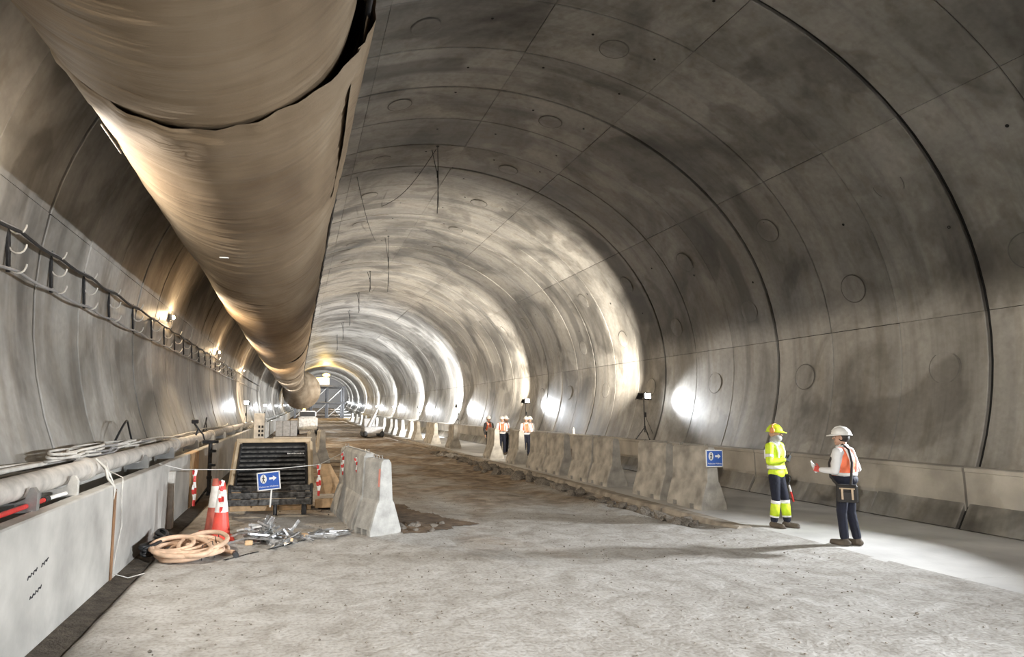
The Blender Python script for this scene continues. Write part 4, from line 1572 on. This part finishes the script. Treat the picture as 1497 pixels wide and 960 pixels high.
# ------------------------------------------------------------------ people
def remesh(mb, name, vox, mats, parent, smooth=4, ground=False):
    me = mb.mesh(name, mats)
    o = bpy.data.objects.new('tmp_' + name, me)
    COL.objects.link(o)
    md = o.modifiers.new('r', 'REMESH')
    md.mode = 'VOXEL'
    md.voxel_size = vox
    md.use_smooth_shade = True
    sm_ = o.modifiers.new('s', 'SMOOTH')
    sm_.iterations = smooth
    sm_.factor = .5
    dg = bpy.context.evaluated_depsgraph_get()
    m2 = bpy.data.meshes.new_from_object(o.evaluated_get(dg))
    bpy.data.objects.remove(o)
    m2.name = name
    m2.materials.clear()
    for q in (mats if isinstance(mats, (list, tuple)) else [mats]):
        m2.materials.append(q)
    m2.polygons.foreach_set('use_smooth', [True] * len(m2.polygons))
    if ground:
        for v in m2.vertices:
            v.co.z = max(v.co.z, .004)
    return link(bpy.data.objects.new(name, m2), parent)


def hand(mb, wrist, d, pn, side, curl=.6):
    """wrist point, direction, palm normal; four fingers and a thumb"""
    d = V(d).normalized()
    pn = V(pn)
    pn = (pn - d * pn.dot(d)).normalized()
    sx = d.cross(pn) * side            # towards the thumb
    w = V(wrist)
    mb.cap(w - d * .02, w + d * .02, .026, .028, 10)
    for i, (o_, l, r) in enumerate(((.033, .92, .0105), (.011, 1.0, .011), (-.011, .95, .0105), (-.032, .76, .0095))):
        k = w + d * (.088 - .006 * abs(i - 1)) + sx * o_
        mb.cap(w + d * .02 + sx * o_ * .7, k, .018, .0135, 8)
        p, dd = k, d
        for ln, cv in ((.042, .55), (.027, .9), (.022, .7)):
            a = curl * cv
            dd = (dd * math.cos(a) + pn * math.sin(a)).normalized()
            q_ = p + dd * ln * l
            mb.cap(p, q_, r, r * .9, 8)
            p = q_
    t0 = w + d * .025 + sx * .03
    t1 = t0 + (d * .55 + sx * .75 + pn * .25).normalized() * .045
    t2 = t1 + (d * .8 + sx * .3 + pn * .5).normalized() * .032
    mb.cap(w + d * .01 + sx * .012, t0, .018, .015, 8)
    mb.cap(t0, t1, .014, .012, 8)
    mb.cap(t1, t2, .012, .0105, 8)


def person(loc, rz, label, arms, waist=.0, vox=.011, top=SHIRT, legs=NAVY, vest=None, helmet=WHITE, hands=SKIN, muffs=None, scarf=None, shin=None, jacket_band=False,
           head_turn=0.0, stance=((.10, .02), (-.10, -.02)), sleeve_bands=False, hair=True, group=None, scale=1.0, belly=0.0, chin=None):
    """local frame: +y is forward, +x the person's right"""
    t = tag(empty('person', loc, rz), label, 'person', group)
    t.scale = (scale, scale, scale)
    HR = Matrix.Rotation(head_turn, 3, 'Z')
    hc = V((0, .02, 1.61))

    def hp(x, y, z):
        return hc + HR @ V((x, y, z))
    HS = {1: hands, -1: hands} if not isinstance(hands, tuple) else {1: hands[0], -1: hands[1]}
    # ---- body: one continuous surface
    b = MB()
    b.ell(hc + HR @ V((0, -.01, .03)), (.076, .096, .105), HR)
    b.ell(hp(0, .02, -.05), (.058, .072, .068), HR)
    b.cap(hp(0, .082, .025), hp(0, .108, -.012), .010, .015, 8)          # nose
    b.cap(hp(-.03, .083, .038), hp(.03, .083, .038), .012, .012, 8)      # brow
    b.cap(hp(-.018, .088, -.055), hp(.018, .088, -.055), .010, .010, 8)  # lips
    b.ell(hp(0, .07, -.092), (.028, .022, .02), HR)                      # chin
    for s_ in (-1, 1):
        b.ell(hp(s_ * .078, -.01, .0), (.012, .022, .032), HR, 10, 8)    # ears
    b.cap((0, -.01, 1.40), hc + V((0, -.015, -.06)), .058, .054)
    b.ell((0, 0, 1.25), (.15, .095, .20))
    b.ell((0, 0, 1.0), (.14, .095, .15))
    for s_, (fx, fy) in zip((1, -1), stance):
        b.cap((s_ * .085, 0, .90), (s_ * .09 + (fx - s_ * .1) * .5, fy * .5 + .02, .50), .07, .05)
        b.cap((s_ * .09 + (fx - s_ * .1) * .5, fy * .5 + .02, .50), (fx, fy - .02, .09), .05, .035)
    for s_, (el, wr, dr_, pn, cu) in zip((1, -1), arms):
        sh = V((s_ * .185, 0, 1.40))
        b.cap(sh, el, .05, .038)
        b.cap(el, wr, .036, .027)
        if HS[s_] is SKIN:
            hand(b, wr, dr_, pn, s_, cu)
    body = remesh(b, 'body', min(vox, .0075) if vox < .015 else vox, SKIN, t, 3)
    for s_, (el, wr, dr_, pn, cu) in zip((1, -1), arms):
        if HS[s_] is not SKIN:
            g = MB()
            hand(g, wr, dr_, pn, s_, cu)
            remesh(g, 'glove', .007 if vox < .015 else .014, HS[s_], t, 2)
    if vox < .015:
        for s_ in (-1, 1):
            e = MB().ell(hp(s_ * .032, .082, .012), (.012, .008, .008), HR, 10, 8).build('eye', WHITE, t)
            MB().ell(hp(s_ * .032, .0895, .012), (.005, .003, .005), HR, 8, 6).build('pupil', BLACK, e)
    # ---- torso garment
    j = MB()
    j.ell((0, .0, 1.26), (.185, .128 + belly * .3, .20))
    j.ell((0, .01 + belly * .5, 1.08), (.168, .125 + belly, .17))
    j.cap((-.15, -.005, 1.405), (.15, -.005, 1.405), .07, .07)
    j.cap((0, 0, 1.42), (0, 0, 1.48), .075, .068)
    hem = .86 if jacket_band else .95
    j.ell((0, 0, hem + .07), (.172, .132 + belly * .6, .11))
    for s_, (el, wr, dr_, pn, cu) in zip((1, -1), arms):
        sh = V((s_ * .19, 0, 1.40))
        j.cap(sh, el, .074, .056)
        j.cap(el, V(el).lerp(V(wr), .9), .056, .042)
    remesh(j, 'jacket' if jacket_band else 'shirt', vox, top, t, 5)
    # ---- trousers
    k = MB()
    k.ell((0, 0, .93), (.165, .125 + belly * .4, .13))
    if waist:
        k.ell((0, .01, .93 + waist), (.188, .150 + belly, .12))
    for s_, (fx, fy) in zip((1, -1), stance):
        kn = V((s_ * .095 + (fx - s_ * .1) * .5, fy * .5 + .025, .50))
        k.cap((s_ * .085, 0, .88), kn, .096, .072)
        k.cap(kn, (fx, fy - .01, .13), .070, .062)
    remesh(k, 'trousers', vox, legs, t, 4)
    # ---- boots
    for fx, fy in stance:
        bt = MB()
        out = .15 if fx > 0 else -.15
        toe = V((fx + out * .25, fy + .145, .042))
        bt.cap((fx, fy - .055, .048), toe, .046, .043)
        bt.cap((fx, fy - .02, .05), (fx, fy - .015, .17), .05, .05)
        bt.ell((fx + out * .1, fy + .06, .02), (.05, .15, .025))
        remesh(bt, 'boot', vox, BOOTM, t, 2, True)
    # ---- bands
    def band(z, rx, ry, h, nm='reflective_band', mat=SILVER, cy=0.0):
        n = 36
        rings = [[(a_ * math.cos(2 * PI * q_ / n), cy + b_ * math.sin(2 * PI * q_ / n), zz) for q_ in range(n)] for a_, b_, zz in
                 ((rx - .02, ry - .02, z - h / 2), (rx, ry, z - h / 2), (rx, ry, z + h / 2), (rx - .02, ry - .02, z + h / 2))]
        MB().loft(rings, cap=False).build(nm, mat, t)

    def limb_band(p, q_, u, r, h, mat=SILVER, nm='reflective_band'):
        p, q_ = V(p), V(q_)
        d = (q_ - p).normalized()
        c = p.lerp(q_, u)
        MB().tube([c - d * h / 2, c - d * h / 2, c + d * h / 2, c + d * h / 2], [r - .02, r, r, r - .02], 18, cap=False).build(nm, mat, t)
    if jacket_band:
        band(1.04, .181, .139, .06)
        band(1.17, .192, .141, .035)
        for s_ in (-1, 1):
            MB().tube([(s_ * .10, .10, 1.18), (s_ * .105, .118, 1.30), (s_ * .105, .085, 1.42), (s_ * .105, 0, 1.487), (s_ * .105, -.085, 1.42), (s_ * .10, -.128, 1.3), (s_ * .10, -.13, 1.18)], .018, 6).build('shoulder_band', SILVER, t)
        for s_, a_ in zip((1, -1), arms):
            limb_band((s_ * .19, 0, 1.40), a_[0], .62, .068, .05)
    if vest:
        vm = MB()
        vm.ell((0, .0, 1.25), (.194, .138 + belly * .3, .215))
        vm.ell((0, .01 + belly * .5, 1.10), (.178, .134 + belly, .16))
        vm.cap((-.12, -.005, 1.41), (.12, -.005, 1.41), .074, .074)
        remesh(vm, 'vest', vox, vest, t, 4)
        band(1.07, .187, .145 + belly, .045, cy=belly * .4)
        for s_ in (-1, 1):
            MB().tube([(s_ * .09, .12 + belly, 1.10), (s_ * .095, .14 + belly * .3, 1.28), (s_ * .095, .09, 1.43), (s_ * .095, 0, 1.493), (s_ * .095, -.09, 1.43), (s_ * .09, -.136, 1.28), (s_ * .085, -.136, 1.10)], .017, 6).build('shoulder_band', SILVER, t)
    if shin:
        for s_, (fx, fy) in zip((1, -1), stance):
            kn = V((s_ * .095 + (fx - s_ * .1) * .5, fy * .5 + .025, .50))
            an = V((fx, fy - .01, .13))
            limb_band(kn, an, .50, .0755, .22, shin, 'shin_panel')
            limb_band(kn, an, .16, .077, .055)
            limb_band(kn, an, .80, .074, .055)
    # ---- headgear
    hl = empty('helmet', (0, 0, 0))
    hl.parent = t
    mb = MB()
    prof = []
    for q_ in range(9):
        a_ = math.radians(q_ * 11.2)
        prof.append((math.cos(a_), math.sin(a_)))
    n = 28
    rings = []
    for r_, z_ in prof:
        rings.append([hp(.112 * max(r_, .02) * math.cos(2 * PI * i_ / n), -.008 + .138 * max(r_, .02) * math.sin(2 * PI * i_ / n), .055 + .118 * z_) for i_ in range(n)])
    mb.loft(rings, cap=True)
    # brim and peak
    ring0, ring1 = [], []
    for i_ in range(n):
        a_ = 2 * PI * i_ / n
        pk = .055 * max(0, math.sin(a_)) ** 2
        ring0.append(hp(.112 * math.cos(a_), -.008 + .138 * math.sin(a_), .060))
        ring1.append(hp((.124 + .0 * pk) * math.cos(a_), -.008 + (.150 + pk) * math.sin(a_), .052 - .02 * max(0, math.sin(a_))))
    ring2 = [p - V((0, 0, .008)) for p in ring1]
    ring3 = [p - V((0, 0, .012)) for p in ring0]
    mb.loft([ring0, ring1, ring2, ring3], cap=False)
    mb.tube([hp(0, -.125, .10), hp(0, -.08, .155), hp(0, 0, .178), hp(0, .07, .158), hp(0, .115, .10)], .012, 6)
    mb.build('shell', helmet, hl)
    if muffs:
        for s_ in (-1, 1):
            MB().ell(hp(s_ * .128, 0, .075), (.03, .045, .055), HR, 14, 10).build('ear_muff', muffs, hl)
        MB().tube([hp(-.125, 0, .10), hp(-.10, -.0, .17), hp(0, 0, .19), hp(.10, 0, .17), hp(.125, 0, .10)], .012, 6).build('muff_band', muffs, hl)
    else:
        MB().cbox(hp(.085, -.06, .105), (.012, .05, .045), .003, HR).build('helmet_mark', INK, hl)
    if hair:
        MB().ell(hp(0, -.028, .012), (.083, .090, .085), HR).build('hair', HAIR, t)
    if scarf:
        sc_ = MB()
        sc_.ell(hp(0, .022, -.065), (.078, .092, .075), HR)
        sc_.cap((0, 0, 1.44), (0, .005, 1.52), .085, .082)
        remesh(sc_, 'scarf', vox, scarf, t, 3)
    else:
        MB().tube([(.075 * math.cos(a_), .012 + .075 * math.sin(a_), 1.485 + .012 * math.sin(a_ + PI)) for a_ in [2 * PI * i_ / 20 for i_ in range(20)]], .016, 6, closed=True).build('collar', top, t)
    return t


DN = V((0, 0, -1))
WZ = .05
# man in the white helmet: back to the camera, left hand forward with a bottle
wa = [(V((.27, -.06, 1.13)), V((.20, .15, 1.03)), V((-.3, .9, .05)), V((-1, -.2, 0)), .7),
      (V((-.25, .02, 1.12)), V((-.22, .26, 1.12)), V((.05, 1, .15)), V((1, 0, 0)), .95)]
wm = person((8.27, 8.78, WZ), math.radians(22), 'person in a white helmet, orange vest and dark trousers, shoulder bag at the hip', wa, top=SHIRT, legs=NAVY, vest=ORANGE, waist=.06,
            helmet=WHITE, head_turn=.30, stance=((.09, -.05), (-.08, .05)), belly=.03, hands=(SKIN, GLOVE_R))
# trim mesh index helper not needed: place bag and bottle in world space with the person's frame
WMAT = Matrix.Translation((8.27, 8.78, WZ)) @ Matrix.Rotation(math.radians(22), 4, 'Z')
bag = tag(empty('shoulder_bag', WMAT @ V((-.235, -.12, .80)), math.radians(-43)), 'black shoulder bag with tan straps at the hip of the white-helmeted person', 'bag')
MB().cbox((0, 0, 0), (.28, .12, .26), .02).build('body', BAGM, bag)
MB().cbox((0, -.066, -.03), (.19, .03, .13), .012).build('front_pocket', BAGM, bag)
for sx in (-.065, .065):
    MB().cbox((sx, -.075, 0), (.028, .018, .17), .004).build('webbing_strap', TANW, bag)
MB().cbox((0, -.06, .075), (.20, .03, .02), .004).build('webbing_band', TANW, bag)
sp = [V((-.22, -.17, .90)), V((-.19, -.175, 1.05)), V((-.13, -.172, 1.25)), V((-.08, -.12, 1.44)), V((-.05, -.02, 1.51)), V((-.06, .10, 1.44)), V((-.12, .165, 1.22)), V((-.20, .12, 1.02)), V((-.23, .0, .90))]
RB = Matrix.Rotation(math.radians(-43), 4, 'Z').inverted()
bw = WMAT @ V((-.235, -.12, .80))
MB().tube([RB @ ((WMAT @ p) - bw) for p in sp], .018, 6).build('shoulder_strap', BAGM, bag)
hw = WMAT @ (wa[1][1] + V((.02, .09, .02)))
bo = tag(empty('water_bottle', hw), 'small clear bottle held out in the left hand of the white-helmeted person', 'bottle')
bo.rotation_euler = (-.25, -.35, .4)
MB().lathe([(.026, -.07), (.028, -.06), (.028, .05), (.022, .075), (.011, .095), (.011, .105)], 16).build('body', simple('clear_plastic', (.72, .76, .78), .15, var=.05), bo)
MB().lathe([(.013, .105), (.013, .125)], 12).build('cap', WHITE, bo)
MB().lathe([(.0285, -.02), (.0285, .025)], 16).build('band', OFFW, bo)

# worker in yellow, facing him
ya = [(V((.27, .02, 1.14)), V((.06, .20, 1.18)), V((-.9, .3, .1)), V((0, -1, -.2)), .8),
      (V((-.27, -.05, 1.13)), V((-.24, .05, .90)), V((0, .35, -1)), V((1, 0, 0)), .9)]
ym = person((8.35, 10.38, WZ), math.radians(205), 'person in yellow hi-vis jacket, yellow helmet with ear muffs and grey scarf', ya, top=HIVIS, legs=NAVY, helmet=HIVIS,
            hands=DARKC, muffs=simple('orange_muff', (.70, .28, .10), .5), scarf=GREYC, shin=HIVIS, jacket_band=True, head_turn=.1, hair=False, stance=((.10, -.03), (-.09, .10)))
YMAT = Matrix.Translation((8.35, 10.38, WZ)) @ Matrix.Rotation(math.radians(205), 4, 'Z')
for u_ in (0, 1):
    pass
bt = tag(empty('baton', YMAT @ V((-.25, .06, .83))), 'red and white baton hanging from the left hand of the worker in yellow', 'baton')
bt.rotation_euler = (.0, -.25, 0)
MB().tube([(0, 0, .04), (0, 0, -.12)], .014, 8).build('handle', BLACK, bt)
MB().tube([(0, 0, -.12), (0, 0, -.24)], .017, 8).build('white_tube', WHITE, bt)
MB().tube([(0, 0, -.24), (0, 0, -.42)], .017, 8).build('red_tube', RED, bt)
ra = tag(empty('radio', YMAT @ V((.0, .23, 1.20))), 'dark handheld radio at the chest of the worker in yellow', 'radio')
MB().cbox((0, 0, 0), (.06, .035, .12), .008, Matrix.Rotation(.5, 3, 'Y')).build('body', BLACK, ra)
MB().tube([(.03, 0, .055), (.06, 0, .11)], .006, 6).build('antenna', BLACK, ra)

# the group further down the walkway
ag = [(V((.26, .02, 1.13)), V((.14, .20, 1.10)), V((-.5, .8, 0)), V((-1, 0, 0)), .8), (V((-.26, .02, 1.13)), V((-.14, .20, 1.10)), V((.5, .8, 0)), V((1, 0, 0)), .8)]
ad = [(V((.26, -.02, 1.13)), V((.25, .04, .89)), V((0, .2, -1)), V((-1, 0, 0)), .5), (V((-.26, -.02, 1.13)), V((-.25, .04, .89)), V((0, .2, -1)), V((1, 0, 0)), .5)]
GP = 'workers in the group beyond the barriers'
for x, y, rz, lab, arms_, top_, legs_ in (
        (9.0, 30.6, 200, 'leftmost worker of the far group, dark sleeves and orange vest', ad, DARKC, DARKC),
        (9.35, 29.6, 170, 'second worker from the left in the far group, white shirt and orange vest', ag, SHIRT, NAVY),
        (9.75, 30.3, 215, 'third worker from the left in the far group, half hidden behind the second', ad, SHIRT, NAVY),
        (10.1, 28.4, 175, 'fourth worker from the left in the far group, leaning by the barrier', ag, SHIRT, NAVY),
        (10.45, 28.9, 195, 'rightmost worker of the far group, under the glaring floodlight', ad, CABLE_G, DARKC)):
    person((x, y, WZ), math.radians(rz), lab, arms_, vox=.02, top=top_, legs=legs_, vest=ORANGE, helmet=WHITE, group=GP)

# orange bottle-like marker left on the right ledge
o = MB().lathe([(.05, 0), (.05, .2), (.02, .24), (.02, .28)], 12).build('white_canister', WHITE, None, (11.6, 26.6, 1.10))
tag(o, 'small white canister standing on the right ledge between two floodlights', 'canister')
